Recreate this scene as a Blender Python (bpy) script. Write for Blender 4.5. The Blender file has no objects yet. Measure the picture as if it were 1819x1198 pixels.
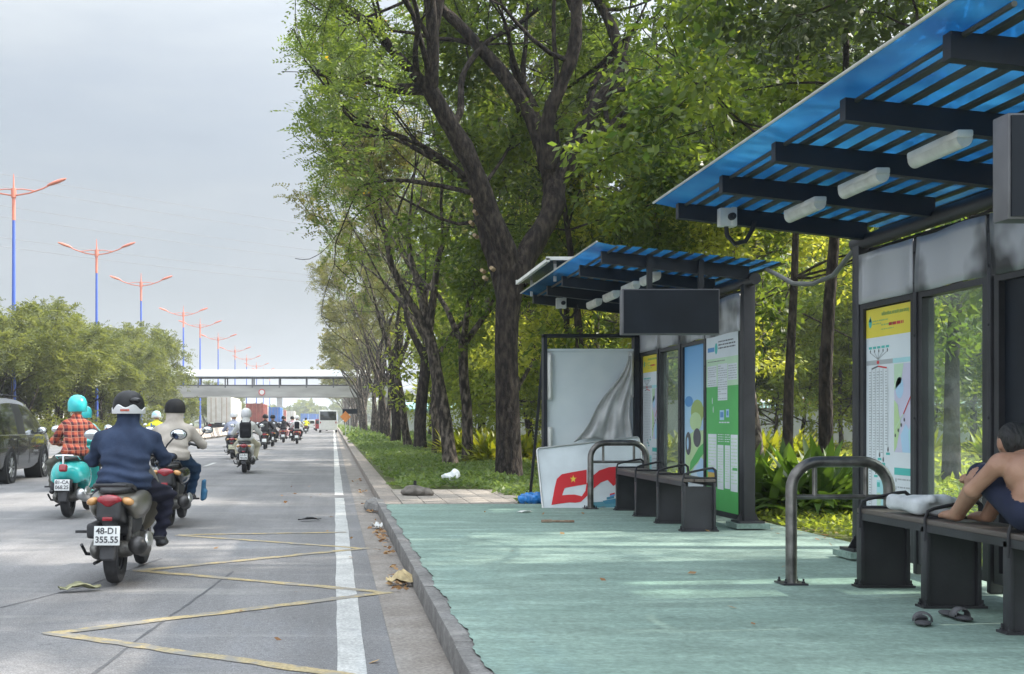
import bpy, bmesh, math, random
import numpy as np
from mathutils import Vector, Matrix, Euler
R = math.radians
sc = bpy.context.scene
col = sc.collection
random.seed(7)
rng = np.random.default_rng(7)

# ------------------------------------------------------------------ camera, sky, sun, exposure
F, VX, VY, CH = 2100.0, 592.0, 748.0, 1.28      # focal length in photo pixels, vanishing point, eye height
cam = bpy.data.objects.new('camera', bpy.data.cameras.new('camera'))
col.objects.link(cam)
cam.location = (0, 0, CH)
cam.rotation_euler = (R(90), 0, 0)
cam.data.sensor_width = 36
cam.data.lens = F / 1819 * 36
cam.data.shift_x = (909.5 - VX) / 1819
cam.data.shift_y = (VY - 599) / 1819
cam.data.clip_end = 9000
sc.camera = cam

SUN_EL, SUN_AZ = 40, 8          # azimuth measured from +X towards +Y
world = bpy.data.worlds.new('World')
sc.world = world
world.use_nodes = True
nt = world.node_tree
nt.nodes.clear()
n_out = nt.nodes.new('ShaderNodeOutputWorld')
n_bg = nt.nodes.new('ShaderNodeBackground')
n_sky = nt.nodes.new('ShaderNodeTexSky')
n_sky.sky_type = 'NISHITA'
n_sky.sun_disc = False
n_sky.sun_elevation = R(SUN_EL)
n_sky.sun_rotation = R(90 - SUN_AZ)
n_sky.air_density = 1.0
n_sky.dust_density = 4.0
n_sky.ozone_density = 1.5
# thin high cloud veil: noise in the direction of view, mixed over the clear sky
n_tc = nt.nodes.new('ShaderNodeTexCoord')
n_map = nt.nodes.new('ShaderNodeMapping')
n_map.inputs['Scale'].default_value = (1.2, 1.2, 5.0)
n_map.inputs['Rotation'].default_value = (R(12), R(-14), 0)
n_noi = nt.nodes.new('ShaderNodeTexNoise')
n_noi.inputs['Scale'].default_value = 2.6
n_noi.inputs['Detail'].default_value = 6
n_noi.inputs['Roughness'].default_value = .55
n_rmp = nt.nodes.new('ShaderNodeMapRange')
n_rmp.inputs['From Min'].default_value = .35
n_rmp.inputs['From Max'].default_value = .68
n_rmp.inputs['To Min'].default_value = .78
n_rmp.inputs['To Max'].default_value = 1.0
n_mix = nt.nodes.new('ShaderNodeMixRGB')
# veil raised round the sun, overhead and behind the camera as added fill light
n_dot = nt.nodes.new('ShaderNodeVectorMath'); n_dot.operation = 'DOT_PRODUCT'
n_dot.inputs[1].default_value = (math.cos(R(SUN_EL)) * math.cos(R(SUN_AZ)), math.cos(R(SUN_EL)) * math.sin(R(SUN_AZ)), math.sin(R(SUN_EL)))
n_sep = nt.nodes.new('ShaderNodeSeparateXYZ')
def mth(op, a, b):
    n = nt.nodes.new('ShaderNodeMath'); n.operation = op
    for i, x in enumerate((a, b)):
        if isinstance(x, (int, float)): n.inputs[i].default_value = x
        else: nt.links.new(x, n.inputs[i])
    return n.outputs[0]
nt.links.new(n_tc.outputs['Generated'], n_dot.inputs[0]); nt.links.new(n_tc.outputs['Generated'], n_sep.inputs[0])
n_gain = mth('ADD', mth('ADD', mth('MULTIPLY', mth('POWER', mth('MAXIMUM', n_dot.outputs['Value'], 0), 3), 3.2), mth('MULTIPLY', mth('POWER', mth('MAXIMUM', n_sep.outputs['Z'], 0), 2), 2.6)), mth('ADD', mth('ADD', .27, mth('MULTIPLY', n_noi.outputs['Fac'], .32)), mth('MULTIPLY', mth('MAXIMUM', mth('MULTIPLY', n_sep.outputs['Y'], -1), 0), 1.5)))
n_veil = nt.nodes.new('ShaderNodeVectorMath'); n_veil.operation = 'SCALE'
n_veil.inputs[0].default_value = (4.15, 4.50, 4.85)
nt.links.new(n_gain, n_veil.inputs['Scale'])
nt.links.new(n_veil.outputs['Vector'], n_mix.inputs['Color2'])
nt.links.new(n_tc.outputs['Generated'], n_map.inputs['Vector'])
nt.links.new(n_map.outputs['Vector'], n_noi.inputs['Vector'])
nt.links.new(n_noi.outputs['Fac'], n_rmp.inputs['Value'])
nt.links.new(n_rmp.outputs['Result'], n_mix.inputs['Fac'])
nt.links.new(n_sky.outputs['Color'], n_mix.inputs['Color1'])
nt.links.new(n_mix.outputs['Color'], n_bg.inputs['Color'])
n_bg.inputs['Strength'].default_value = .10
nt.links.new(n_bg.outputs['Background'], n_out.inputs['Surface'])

sun = bpy.data.objects.new('sun', bpy.data.lights.new('sun', 'SUN'))
col.objects.link(sun)
sun.data.energy = 4.2
sun.data.angle = R(1.0)
sun.data.color = (1, .93, .82)
sdir = Vector((math.cos(R(SUN_EL)) * math.cos(R(SUN_AZ)), math.cos(R(SUN_EL)) * math.sin(R(SUN_AZ)), math.sin(R(SUN_EL))))
sun.rotation_euler = sdir.to_track_quat('Z', 'Y').to_euler()
sun.location = sdir * 60

sc.view_settings.view_transform = 'Standard'
sc.view_settings.look = 'None'
sc.view_settings.exposure = 1.24
HAZE = .00062
sc.view_settings.gamma = 1
sc.render.engine = 'CYCLES'
sc.cycles.use_denoising = True
sc.cycles.max_bounces = 8
sc.cycles.diffuse_bounces = 4
sc.cycles.transparent_max_bounces = 8
sc.cycles.sample_clamp_indirect = 6

# ------------------------------------------------------------------ helpers
def tag(o, label=None, cat=None, group=None, kind=None):
    if label: o['label'] = label
    if cat: o['category'] = cat
    if group: o['group'] = group
    if kind: o['kind'] = kind
    return o

def thing(name, label, cat, loc=(0, 0, 0), rz=0, group=None):
    o = bpy.data.objects.new(name, None)
    o.empty_display_size = .2
    col.objects.link(o)
    o.location = loc
    o.rotation_euler = (0, 0, rz)
    return tag(o, label, cat, group)

def link(name, me, parent=None):
    o = bpy.data.objects.new(name, me)
    col.objects.link(o)
    if parent: o.parent = parent
    return o

def kids(o):
    return [c for c in bpy.data.objects if c.parent == o]

def dup(root, loc, rz, label=None, group=None, scale=None):
    r = root.copy(); col.objects.link(r)
    r.location = loc; r.rotation_euler = (0, 0, rz)
    if scale: r.scale = scale if isinstance(scale, (tuple, list)) else (scale,) * 3
    if label: r['label'] = label
    if group: r['group'] = group
    for ch in kids(root):
        c = ch.copy(); col.objects.link(c); c.parent = r
        for g in kids(ch):
            d = g.copy(); col.objects.link(d); d.parent = c
    return r

def mesh_from(name, v, f, mats, mi=None, smooth=False, sharp=None):
    me = bpy.data.meshes.new(name)
    v = np.asarray(v, dtype=np.float32)
    if isinstance(f, np.ndarray) and f.ndim == 2:
        k = f.shape[1]
        me.vertices.add(len(v)); me.vertices.foreach_set('co', v.ravel())
        me.loops.add(f.size); me.loops.foreach_set('vertex_index', f.ravel().astype(np.int32))
        me.polygons.add(len(f)); me.polygons.foreach_set('loop_start', np.arange(0, f.size, k, dtype=np.int32))
        me.update(calc_edges=True)
    else:
        me.from_pydata([tuple(map(float, p)) for p in v], [], [tuple(int(i) for i in q) for q in f])
    for m in (mats if isinstance(mats, (list, tuple)) else [mats]): me.materials.append(m)
    if mi is not None: me.polygons.foreach_set('material_index', np.asarray(mi, dtype=np.int32))
    if smooth is True: me.polygons.foreach_set('use_smooth', np.ones(len(me.polygons), dtype=bool))
    elif smooth is not False and smooth is not None: me.polygons.foreach_set('use_smooth', np.asarray(smooth, dtype=bool))
    me.update()
    if sharp: me.set_sharp_from_angle(angle=R(sharp))
    return me

class MB:
    """collects shapes; build() links them as ONE mesh object"""
    def __init__(s): s.v, s.f, s.m, s.s, s.M = [], [], [], [], None
    def add(s, v, f, mi=0, smooth=False):
        o = len(s.v)
        for p in v:
            p = Vector(p)
            s.v.append(tuple(s.M @ p) if s.M is not None else tuple(p))
        for q in f:
            s.f.append(tuple(i + o for i in q)); s.m.append(mi); s.s.append(smooth)
        return s
    def box(s, c, d, mi=0, rot=None, bev=0):
        bm = bmesh.new(); bmesh.ops.create_cube(bm, size=1)
        bmesh.ops.scale(bm, vec=d, verts=bm.verts)
        if bev: bmesh.ops.bevel(bm, geom=bm.edges[:], offset=bev, segments=2, affect='EDGES', profile=.6)
        bm.normal_update()
        M = Matrix.Translation(c) @ (Euler(rot).to_matrix().to_4x4() if rot else Matrix())
        bm.verts.index_update()
        s.add([M @ v.co for v in bm.verts], [[v.index for v in f.verts] for f in bm.faces], mi, bool(bev)); bm.free()
        return s
    def span(s, a, b, mi=0, bev=0):
        return s.box([(a[i] + b[i]) / 2 for i in range(3)], [abs(b[i] - a[i]) for i in range(3)], mi, None, bev)
    def tube(s, pts, r, n=8, mi=0, cap=True, smooth=True, flat=1.0):
        pts = [Vector(p) for p in pts]; k = len(pts)
        rr = list(r) if isinstance(r, (list, tuple, np.ndarray)) else [r] * k
        t0 = (pts[1] - pts[0]).normalized()
        nrm = t0.orthogonal().normalized(); V = []; prev = t0
        for i, p in enumerate(pts):
            t = (pts[min(i + 1, k - 1)] - pts[max(i - 1, 0)]).normalized()
            nrm = (prev.rotation_difference(t) @ nrm).normalized(); prev = t
            b = t.cross(nrm)
            for j in range(n):
                a = 2 * math.pi * j / n
                V.append(p + nrm * (math.cos(a) * rr[i]) + b * (math.sin(a) * rr[i] * flat))
        Fc = [(i * n + j, i * n + (j + 1) % n, (i + 1) * n + (j + 1) % n, (i + 1) * n + j) for i in range(k - 1) for j in range(n)]
        s.add(V, Fc, mi, smooth)
        if cap:
            o = len(s.v) - len(V)
            s.f += [tuple(o + j for j in reversed(range(n))), tuple(o + (k - 1) * n + j for j in range(n))]
            s.m += [mi, mi]; s.s += [False, False]
        return s
    def lathe(s, c, prof, axis='z', n=20, mi=0, smooth=True):
        """prof: list of (radius, distance along the axis)"""
        V, k = [], len(prof)
        for (r, h) in prof:
            for j in range(n):
                a = 2 * math.pi * j / n; x, y = r * math.cos(a), r * math.sin(a)
                p = {'z': (x, y, h), 'x': (h, x, y), 'y': (y, h, x)}[axis]
                V.append((p[0] + c[0], p[1] + c[1], p[2] + c[2]))
        Fc = [(i * n + j, i * n + (j + 1) % n, (i + 1) * n + (j + 1) % n, (i + 1) * n + j) for i in range(k - 1) for j in range(n)]
        return s.add(V, Fc, mi, smooth)
    def prism(s, poly, h0, h1, axis='z', mi=0, smooth=False):
        """polygon extruded along an axis; poly lies in the other two axes"""
        def P(a, b, h): return {'z': (a, b, h), 'x': (h, a, b), 'y': (a, h, b)}[axis]
        k = len(poly)
        V = [P(a, b, h0) for a, b in poly] + [P(a, b, h1) for a, b in poly]
        Fc = [(i, (i + 1) % k, k + (i + 1) % k, k + i) for i in range(k)] + [tuple(reversed(range(k))), tuple(range(k, 2 * k))]
        return s.add(V, Fc, mi, smooth)
    def quad(s, a, b, c, d, mi=0): return s.add([a, b, c, d], [(0, 1, 2, 3)], mi)
    def ball(s, c, r, n=12, m=8, mi=0):
        r = (r,) * 3 if not isinstance(r, (tuple, list)) else r
        V = [(c[0], c[1], c[2] - r[2])]
        for i in range(1, m):
            a = math.pi * i / m
            for j in range(n):
                b = 2 * math.pi * j / n
                V.append((c[0] + r[0] * math.sin(a) * math.cos(b), c[1] + r[1] * math.sin(a) * math.sin(b), c[2] - r[2] * math.cos(a)))
        V.append((c[0], c[1], c[2] + r[2]))
        Fc = [(0, 1 + (j + 1) % n, 1 + j) for j in range(n)]
        for i in range(m - 2):
            for j in range(n):
                Fc.append((1 + i * n + j, 1 + i * n + (j + 1) % n, 1 + (i + 1) * n + (j + 1) % n, 1 + (i + 1) * n + j))
        L = len(V) - 1; o = 1 + (m - 2) * n
        Fc += [(L, o + j, o + (j + 1) % n) for j in range(n)]
        return s.add(V, Fc, mi, True)
    def build(s, name, mats, parent=None, sharp=40):
        me = mesh_from(name, s.v, s.f, mats, s.m, s.s)
        bm = bmesh.new(); bm.from_mesh(me); bmesh.ops.recalc_face_normals(bm, faces=bm.faces); bm.to_mesh(me); bm.free()
        if any(s.s) and sharp: me.set_sharp_from_angle(angle=R(sharp))
        return link(name, me, parent)

# ---- smooth solids: blended distance fields meshed with surface nets
def sdf_prim(p, P):
    t = p[0]
    if t == 'cap':
        a, b, ra, rb = np.array(p[1]), np.array(p[2]), p[3], p[4]
        ab = b - a; h = np.clip(((P - a) @ ab) / max(ab @ ab, 1e-9), 0, 1)
        return np.linalg.norm(P - a - h[:, None] * ab, axis=1) - (ra + (rb - ra) * h)
    q = P - np.array(p[1])
    if len(p) > 4 and p[4] is not None: q = q @ np.array(Euler([R(a) for a in p[4]]).to_matrix())
    if t == 'ell':
        r = np.array(p[2]); k0 = np.linalg.norm(q / r, axis=1); k1 = np.linalg.norm(q / (r * r), axis=1)
        return np.where(k1 > 1e-9, k0 * (k0 - 1) / np.maximum(k1, 1e-9), -r.min())
    if t == 'box':
        rd = p[5] if len(p) > 5 else .02
        d = np.abs(q) - np.array(p[2]) + rd
        return np.linalg.norm(np.maximum(d, 0), axis=1) + np.minimum(d.max(axis=1), 0) - rd

def prim_mi(p): return (p[5] if len(p) > 5 else 0) if p[0] == 'cap' else (p[3] if len(p) > 3 else 0)
# cap: ('cap', a, b, ra, rb, mi)   ell/box: (type, centre, radii/half, mi, rot_deg, round)

def sdf_mesh(name, prims, mats, res=.02, k=.03, subs=(), disp=None, cut=None):
    pts = []
    for p in prims:
        if p[0] == 'cap':
            m = max(p[3], p[4])
            for e in (p[1], p[2]): pts += [np.array(e) - m, np.array(e) + m]
        else:
            m = np.array(p[2]); m = np.full(3, np.linalg.norm(m)) if len(p) > 4 and p[4] is not None else m
            pts += [np.array(p[1]) - m, np.array(p[1]) + m]
    pts = np.array(pts); lo, hi = pts.min(0) - 2.5 * res - k * .4, pts.max(0) + 2.5 * res + k * .4
    n = np.ceil((hi - lo) / res).astype(int) + 1
    g = np.stack(np.meshgrid(*[lo[i] + res * np.arange(n[i]) for i in range(3)], indexing='ij'), -1).reshape(-1, 3)
    d = None
    for p in prims:
        e = sdf_prim(p, g)
        if d is None: d = e
        else:
            h = np.clip(.5 + .5 * (d - e) / k, 0, 1); d = d * (1 - h) + e * h - k * h * (1 - h)
    for p in subs: d = np.maximum(d, -sdf_prim(p, g))
    if disp is not None: d = d + disp(g)
    if cut is not None: d = np.maximum(d, cut(g))
    G = d.reshape(n)
    S = G < 0
    c = [n[i] - 1 for i in range(3)]
    acc = np.zeros((*c, 3)); cnt = np.zeros(c)
    corner = lambda A, o: A[o[0]:o[0] + c[0], o[1]:o[1] + c[1], o[2]:o[2] + c[2]]
    for ax in range(3):
        for u in (0, 1):
            for w in (0, 1):
                o0 = [0, 0, 0]; o1, o2 = [i for i in range(3) if i != ax]; o0[o1] = u; o0[o2] = w
                e0 = list(o0); e0[ax] = 1
                A, B = corner(G, o0), corner(G, e0)
                m = (A < 0) != (B < 0)
                t = np.where(m, A / np.where(m, A - B, 1), 0)
                pos = np.zeros((*c, 3)); pos[..., o1] = u; pos[..., o2] = w; pos[..., ax] = t
                acc += pos * m[..., None]; cnt += m
    act = cnt > 0
    idx = -np.ones(c, dtype=int); idx[act] = np.arange(act.sum())
    ijk = np.argwhere(act)
    V = lo + res * (ijk + acc[act] / cnt[act][:, None])
    Q = []
    for ax in range(3):
        o1, o2 = [(1, 2), (2, 0), (0, 1)][ax]
        sl0 = [slice(1, -1)] * 3; sl1 = [slice(1, -1)] * 3
        sl0[ax] = slice(0, -1); sl1[ax] = slice(1, None)
        a, b = S[tuple(sl0)], S[tuple(sl1)]
        e = np.argwhere(a != b); sgn = a[a != b]
        if not len(e): continue
        off = np.ones(3, dtype=int); off[ax] = 0; e = e + off
        def cell(d1, d2):
            q = e.copy(); q[:, o1] += d1; q[:, o2] += d2
            return idx[q[:, 0], q[:, 1], q[:, 2]]
        q = np.stack([cell(-1, -1), cell(0, -1), cell(0, 0), cell(-1, 0)], 1)
        q[~sgn] = q[~sgn][:, ::-1]
        Q.append(q)
    Q = np.concatenate(Q); Q = Q[(Q >= 0).all(1)]
    mi = None
    if isinstance(mats, (list, tuple)) and len(mats) > 1:
        cen = V[Q].mean(1)
        D = np.stack([sdf_prim(p, cen) for p in prims], 1)
        mi = np.array([prim_mi(p) for p in prims])[D.argmin(1)]
    return mesh_from(name, V, Q, mats, mi, smooth=True)

def sdf_obj(name, prims, mats, parent=None, **kw): return link(name, sdf_mesh(name, prims, mats, **kw), parent)

FONT = {}
def text_mesh(txt, size, thick=.0015):
    """flat letters in the XZ plane, facing -Y, centred on the origin"""
    cu = bpy.data.curves.new('t', 'FONT'); cu.body = txt; cu.size = size; cu.align_x = 'CENTER'; cu.align_y = 'CENTER'; cu.extrude = thick; cu.offset = size * .018; cu.space_line = .85
    o = bpy.data.objects.new('t', cu); col.objects.link(o)
    dg = bpy.context.evaluated_depsgraph_get(); dg.update()
    me = bpy.data.meshes.new_from_object(o.evaluated_get(dg))
    bpy.data.objects.remove(o); bpy.data.curves.remove(cu)
    me.transform(Matrix.Rotation(R(90), 4, 'X'))
    return me
def lettering(txt, size, m, M, parent=None, sx=1, bold=0):
    me = text_mesh(txt, size)
    me.transform(M @ Matrix.Diagonal((sx, 1, 1, 1)))
    me.materials.clear(); me.materials.append(m)
    return link('lettering', me, parent)

# ------------------------------------------------------------------ materials
MATS = {}
def mat(name, c, rough=.6, metal=0, var=.15, vs=3, bump=0, bs=40, c2=None, st=(1, 1, 1), coat=0, spec=.5, lo=.35, hi=.65, detail=5, trans=0, alpha=1):
    if name in MATS: return MATS[name]
    m = bpy.data.materials.new(name); m.use_nodes = True; MATS[name] = m
    T = m.node_tree; B = T.nodes['Principled BSDF']
    B.inputs['Roughness'].default_value = rough; B.inputs['Metallic'].default_value = metal
    B.inputs['Coat Weight'].default_value = coat; B.inputs['Specular IOR Level'].default_value = spec
    B.inputs['Transmission Weight'].default_value = trans; B.inputs['Alpha'].default_value = alpha
    c = tuple(c)
    B.inputs['Base Color'].default_value = (*c, 1)
    if var or bump:
        tc = T.nodes.new('ShaderNodeTexCoord'); mp = T.nodes.new('ShaderNodeMapping')
        mp.inputs['Scale'].default_value = st
        T.links.new(tc.outputs['Object'], mp.inputs['Vector'])
    if var:
        nz = T.nodes.new('ShaderNodeTexNoise'); nz.inputs['Scale'].default_value = vs; nz.inputs['Detail'].default_value = detail
        rp = T.nodes.new('ShaderNodeValToRGB')
        T.links.new(mp.outputs['Vector'], nz.inputs['Vector']); T.links.new(nz.outputs['Fac'], rp.inputs['Fac'])
        a = c if c2 else tuple(x * (1 - var) for x in c); b = c2 if c2 else tuple(min(1, x * (1 + var)) for x in c)
        rp.color_ramp.elements[0].position = lo; rp.color_ramp.elements[1].position = hi
        rp.color_ramp.elements[0].color = (*a, 1); rp.color_ramp.elements[1].color = (*b, 1)
        T.links.new(rp.outputs['Color'], B.inputs['Base Color'])
    if bump:
        n2 = T.nodes.new('ShaderNodeTexNoise'); n2.inputs['Scale'].default_value = bs; n2.inputs['Detail'].default_value = 4
        bp = T.nodes.new('ShaderNodeBump'); bp.inputs['Strength'].default_value = bump; bp.inputs['Distance'].default_value = .05 if 'bark' in name else .02
        T.links.new(mp.outputs['Vector'], n2.inputs['Vector']); T.links.new(n2.outputs['Fac'], bp.inputs['Height']); T.links.new(bp.outputs['Normal'], B.inputs['Normal'])
    return m

def leaf_mat(name, a, b, tr=.45, rough=.45, third=None):
    """leaves: every leaf its own shade between a and b, light passes through"""
    m = bpy.data.materials.new(name); m.use_nodes = True; MATS[name] = m
    T = m.node_tree; T.nodes.clear()
    out = T.nodes.new('ShaderNodeOutputMaterial'); g = T.nodes.new('ShaderNodeNewGeometry'); rp = T.nodes.new('ShaderNodeValToRGB')
    rp.color_ramp.elements[0].color = (*a, 1); rp.color_ramp.elements[1].color = (*b, 1)
    if third:
        rp.color_ramp.elements[1].position = .94
        e = rp.color_ramp.elements.new(1.0); e.color = (*third, 1)
    tc = T.nodes.new('ShaderNodeTexCoord'); nz = T.nodes.new('ShaderNodeTexNoise'); nz.inputs['Scale'].default_value = .75; nz.inputs['Detail'].default_value = 2
    m1 = T.nodes.new('ShaderNodeMath'); m1.operation = 'MULTIPLY_ADD'; m1.inputs[1].default_value = .62
    m2 = T.nodes.new('ShaderNodeMath'); m2.operation = 'MULTIPLY_ADD'; m2.inputs[1].default_value = 1.1; m2.inputs[2].default_value = -.36
    T.links.new(tc.outputs['Object'], nz.inputs['Vector']); T.links.new(nz.outputs['Fac'], m2.inputs[0])
    T.links.new(g.outputs['Random Per Island'], m1.inputs[0]); T.links.new(m2.outputs[0], m1.inputs[2]); T.links.new(m1.outputs[0], rp.inputs['Fac'])
    d = T.nodes.new('ShaderNodeBsdfPrincipled'); d.inputs['Roughness'].default_value = rough; d.inputs['Specular IOR Level'].default_value = .35
    t = T.nodes.new('ShaderNodeBsdfTranslucent'); mx = T.nodes.new('ShaderNodeMixShader'); mx.inputs['Fac'].default_value = tr
    hs = T.nodes.new('ShaderNodeHueSaturation'); hs.inputs['Hue'].default_value = .485; hs.inputs['Saturation'].default_value = 1.1; hs.inputs['Value'].default_value = 2.0
    T.links.new(rp.outputs['Color'], d.inputs['Base Color']); T.links.new(rp.outputs['Color'], hs.inputs['Color']); T.links.new(hs.outputs['Color'], t.inputs['Color'])
    T.links.new(d.outputs['BSDF'], mx.inputs[1]); T.links.new(t.outputs['BSDF'], mx.inputs[2]); T.links.new(mx.outputs['Shader'], out.inputs['Surface'])
    return m

def at(px, py, Y): return ((px - VX) / F * Y, Y, CH + (VY - py) / F * Y)   # measured photo point at a known distance
# ------------------------------------------------------------------ setting: ground, roads, platform
PL = .16
def sheet(name, x0, x1, y0, y1, z, m, nx=1, ny=1, fn=None):
    xs = np.linspace(x0, x1, nx + 1); ys = np.linspace(y0, y1, ny + 1)
    X, Y = np.meshgrid(xs, ys, indexing='ij'); Z = np.full_like(X, z)
    if fn is not None: X, Y, Z = fn(X, Y, Z)
    V = np.stack([X, Y, Z], -1).reshape(-1, 3)
    i = np.arange(nx)[:, None] * (ny + 1) + np.arange(ny)[None]
    Q = np.stack([i, i + ny + 1, i + ny + 2, i + 1], -1).reshape(-1, 4)
    return tag(link(name, mesh_from(name, V, Q, m, smooth=True)), kind='structure')

def ground_mat(name, base, dark, light, s1, s2, bump, rough=.85, streak=None, patch=None, pscale=.6, pcov=.6, tracks=None, contrast=(.72, 1.22)):
    m = bpy.data.materials.new(name); m.use_nodes = True; T = m.node_tree; B = T.nodes['Principled BSDF']
    tc = T.nodes.new('ShaderNodeTexCoord')
    def noise(scale, det, st=(1, 1, 1)):
        mp = T.nodes.new('ShaderNodeMapping'); mp.inputs['Scale'].default_value = st
        n = T.nodes.new('ShaderNodeTexNoise'); n.inputs['Scale'].default_value = scale; n.inputs['Detail'].default_value = det; n.inputs['Roughness'].default_value = .65
        T.links.new(tc.outputs['Object'], mp.inputs['Vector']); T.links.new(mp.outputs['Vector'], n.inputs['Vector']); return n
    def ramp(n, p0, c0, p1, c1):
        r = T.nodes.new('ShaderNodeValToRGB'); e = r.color_ramp.elements
        e[0].position, e[1].position = p0, p1; e[0].color = (*c0, 1); e[1].color = (*c1, 1); T.links.new(n.outputs['Fac'], r.inputs['Fac']); return r
    def mixc(a, b, fac, mode='MIX'):
        x = T.nodes.new('ShaderNodeMixRGB'); x.blend_type = mode
        T.links.new(a, x.inputs['Color1']); T.links.new(b, x.inputs['Color2'])
        if isinstance(fac, float): x.inputs['Fac'].default_value = fac
        else: T.links.new(fac, x.inputs['Fac'])
        return x.outputs['Color']
    c = ramp(noise(s1, 6), .3, dark, .7, base).outputs['Color']
    fine = ramp(noise(s2, 3), .35, (contrast[0],) * 3, .7, (contrast[1],) * 3).outputs['Color']
    c = mixc(c, fine, 1.0, 'MULTIPLY')
    if streak:
        st = ramp(noise(*streak), .56, (0, 0, 0), .75, (1, 1, 1)).outputs['Color']
        lr = T.nodes.new('ShaderNodeRGB'); lr.outputs[0].default_value = (*light, 1)
        c = mixc(c, lr.outputs[0], st)
    if patch:
        pt = ramp(noise(pscale, 8, (1, 1, 1)), pcov, (0, 0, 0), pcov + .09, (.85,) * 3).outputs['Color']
        pr = T.nodes.new('ShaderNodeRGB'); pr.outputs[0].default_value = (*patch, 1)
        c = mixc(c, pr.outputs[0], pt)
    if tracks:
        c = mixc(c, ramp(noise(tracks[0], 4, tracks[1]), .36, (tracks[2],) * 3, .62, (1.06,) * 3).outputs['Color'], 1.0, 'MULTIPLY')
        c = mixc(c, ramp(noise(26, 3), .32, (.82,) * 3, .68, (1.14,) * 3).outputs['Color'], 1.0, 'MULTIPLY')
        c = mixc(c, ramp(noise(7, 2), .24, (.70,) * 3, .33, (1,) * 3).outputs['Color'], 1.0, 'MULTIPLY')
    T.links.new(c, B.inputs['Base Color'])
    B.inputs['Roughness'].default_value = rough; B.inputs['Specular IOR Level'].default_value = .3
    bp = T.nodes.new('ShaderNodeBump'); bp.inputs['Strength'].default_value = bump; bp.inputs['Distance'].default_value = .01
    T.links.new(noise(s2 * 1.6, 4).outputs['Fac'], bp.inputs['Height']); T.links.new(bp.outputs['Normal'], B.inputs['Normal'])
    return m

m_asph = ground_mat('asphalt', (.235, .23, .232), (.172, .169, .17), (.30, .29, .275), .55, 95, .4, .8, streak=(1.1, 7, (.25, 1.6, 1)), patch=(.18, .18, .187), pscale=.4, tracks=(1.0, (1.5, .06, 1), .84), contrast=(.60, 1.34))
m_soil = ground_mat('soil', (.16, .12, .08), (.07, .06, .035), (.2, .17, .12), .9, 20, .6)
m_lawn = ground_mat('lawn', (.10, .115, .035), (.05, .065, .02), (.17, .14, .07), .8, 30, .6, patch=(.2, .16, .09))
m_far = ground_mat('far_land', (.12, .13, .07), (.08, .1, .05), (.2, .2, .15), .05, 2, .1)
m_gut = ground_mat('gutter_concrete', (.30, .275, .25), (.19, .165, .145), (.38, .36, .33), 2.2, 40, .35, streak=(1.5, 6, (1.5, .4, 1)))
m_kerb = ground_mat('kerb_concrete', (.27, .26, .25), (.13, .125, .12), (.36, .34, .32), 3, 45, .5, streak=(2, 6, (1, 1, 3)))
m_kerb2 = ground_mat('kerb_stone', (.32, .275, .24), (.2, .18, .16), (.4, .36, .32), 2, 40, .4)
m_plat = ground_mat('green_floor_paint', (.245, .340, .292), (.185, .270, .232), (.32, .415, .365), .9, 34, .5, .75, streak=(.75, 9, (.8, 2.6, 1)), patch=(.19, .275, .235), pscale=.8, pcov=.54, tracks=(1.5, (.8, 2.6, 1), .78), contrast=(.86, 1.12))
m_tile = ground_mat('paving_tiles', (.32, .285, .25), (.22, .2, .18), (.42, .39, .35), 3, 40, .3)
m_white = ground_mat('white_road_paint', (.52, .52, .5), (.36, .36, .35), (.6, .6, .58), 4, 50, .2, patch=(.3, .3, .3), pscale=3)
m_yell = ground_mat('yellow_road_paint', (.47, .36, .18), (.34, .29, .19), (.5, .42, .27), 4, 45, .2, patch=(.235, .225, .21), pscale=5, pcov=.47)
m_tar = ground_mat('tar', (.12, .12, .125), (.085, .085, .09), (.15, .15, .15), 3, 30, .3)

sheet('ground', -1500, 1500, -300, 3500, -.03, m_far)
sheet('road', -8.8, .33, -20, 900, 0, m_asph)
sheet('gutter', .33, .70, -20, 900, .003, m_gut)
sheet('carriageway', -17, -9.3, -20, 900, .002, m_asph)
sheet('median', -30, -17, -20, 900, .05, m_soil)

def ribbon(name, pts, w, z, m, seg=.12, rag=.012):
    P = []
    for a, b in zip(pts, pts[1:]):
        a, b = Vector(a), Vector(b); k = max(1, int((b - a).length / seg))
        P += [a.lerp(b, i / k) for i in range(k)]
    P.append(Vector(pts[-1])); V, Q = [], []
    for i, p in enumerate(P):
        t = (P[min(i + 1, len(P) - 1)] - P[max(i - 1, 0)]).normalized(); n = Vector((-t.y, t.x))
        for s in (1, -1):
            q = p + n * s * (w / 2 + random.uniform(-rag, rag)); V.append((q.x, q.y, z))
        if i: Q.append((2 * i - 2, 2 * i - 1, 2 * i + 1, 2 * i))
    return V, Q
def paint(name, strokes, w, z, m, rag=.012, seg=.12):
    b = MB()
    for k, s in enumerate(strokes):
        V, Q = ribbon(name, s, w, z + .0008 * (k % 2), m, seg, rag); b.add(V, Q)
    return tag(b.build(name, m), kind='structure')
paint('edge_line', [[(.095, -3), (.10, 19.6)], [(.10, 20.3), (.10, 300)]], .15, .003, m_white, .006, .5)
paint('yellow_zigzag', [[(.42, 5.70), (-1.72, 7.12)], [(-1.72, 7.08), (.42, 8.82)], [(.42, 8.8), (-1.68, 10.1)], [(-1.68, 10.06), (.33, 11.86)], [(.33, 11.82), (-1.74, 13.22)], [(-1.74, 13.25), (.15, 13.55)]], .11, .0045, m_yell, .014)
paint('tar_seam', [[(-1.24, 5.6), (-1.12, 7.2), (-1.0, 8.4), (-.85, 10.05)], [(-3.2, 6.0), (-2.45, 7.6), (-1.9, 9.2), (-1.6, 11)]], .022, .0015, m_tar, .006)
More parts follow.
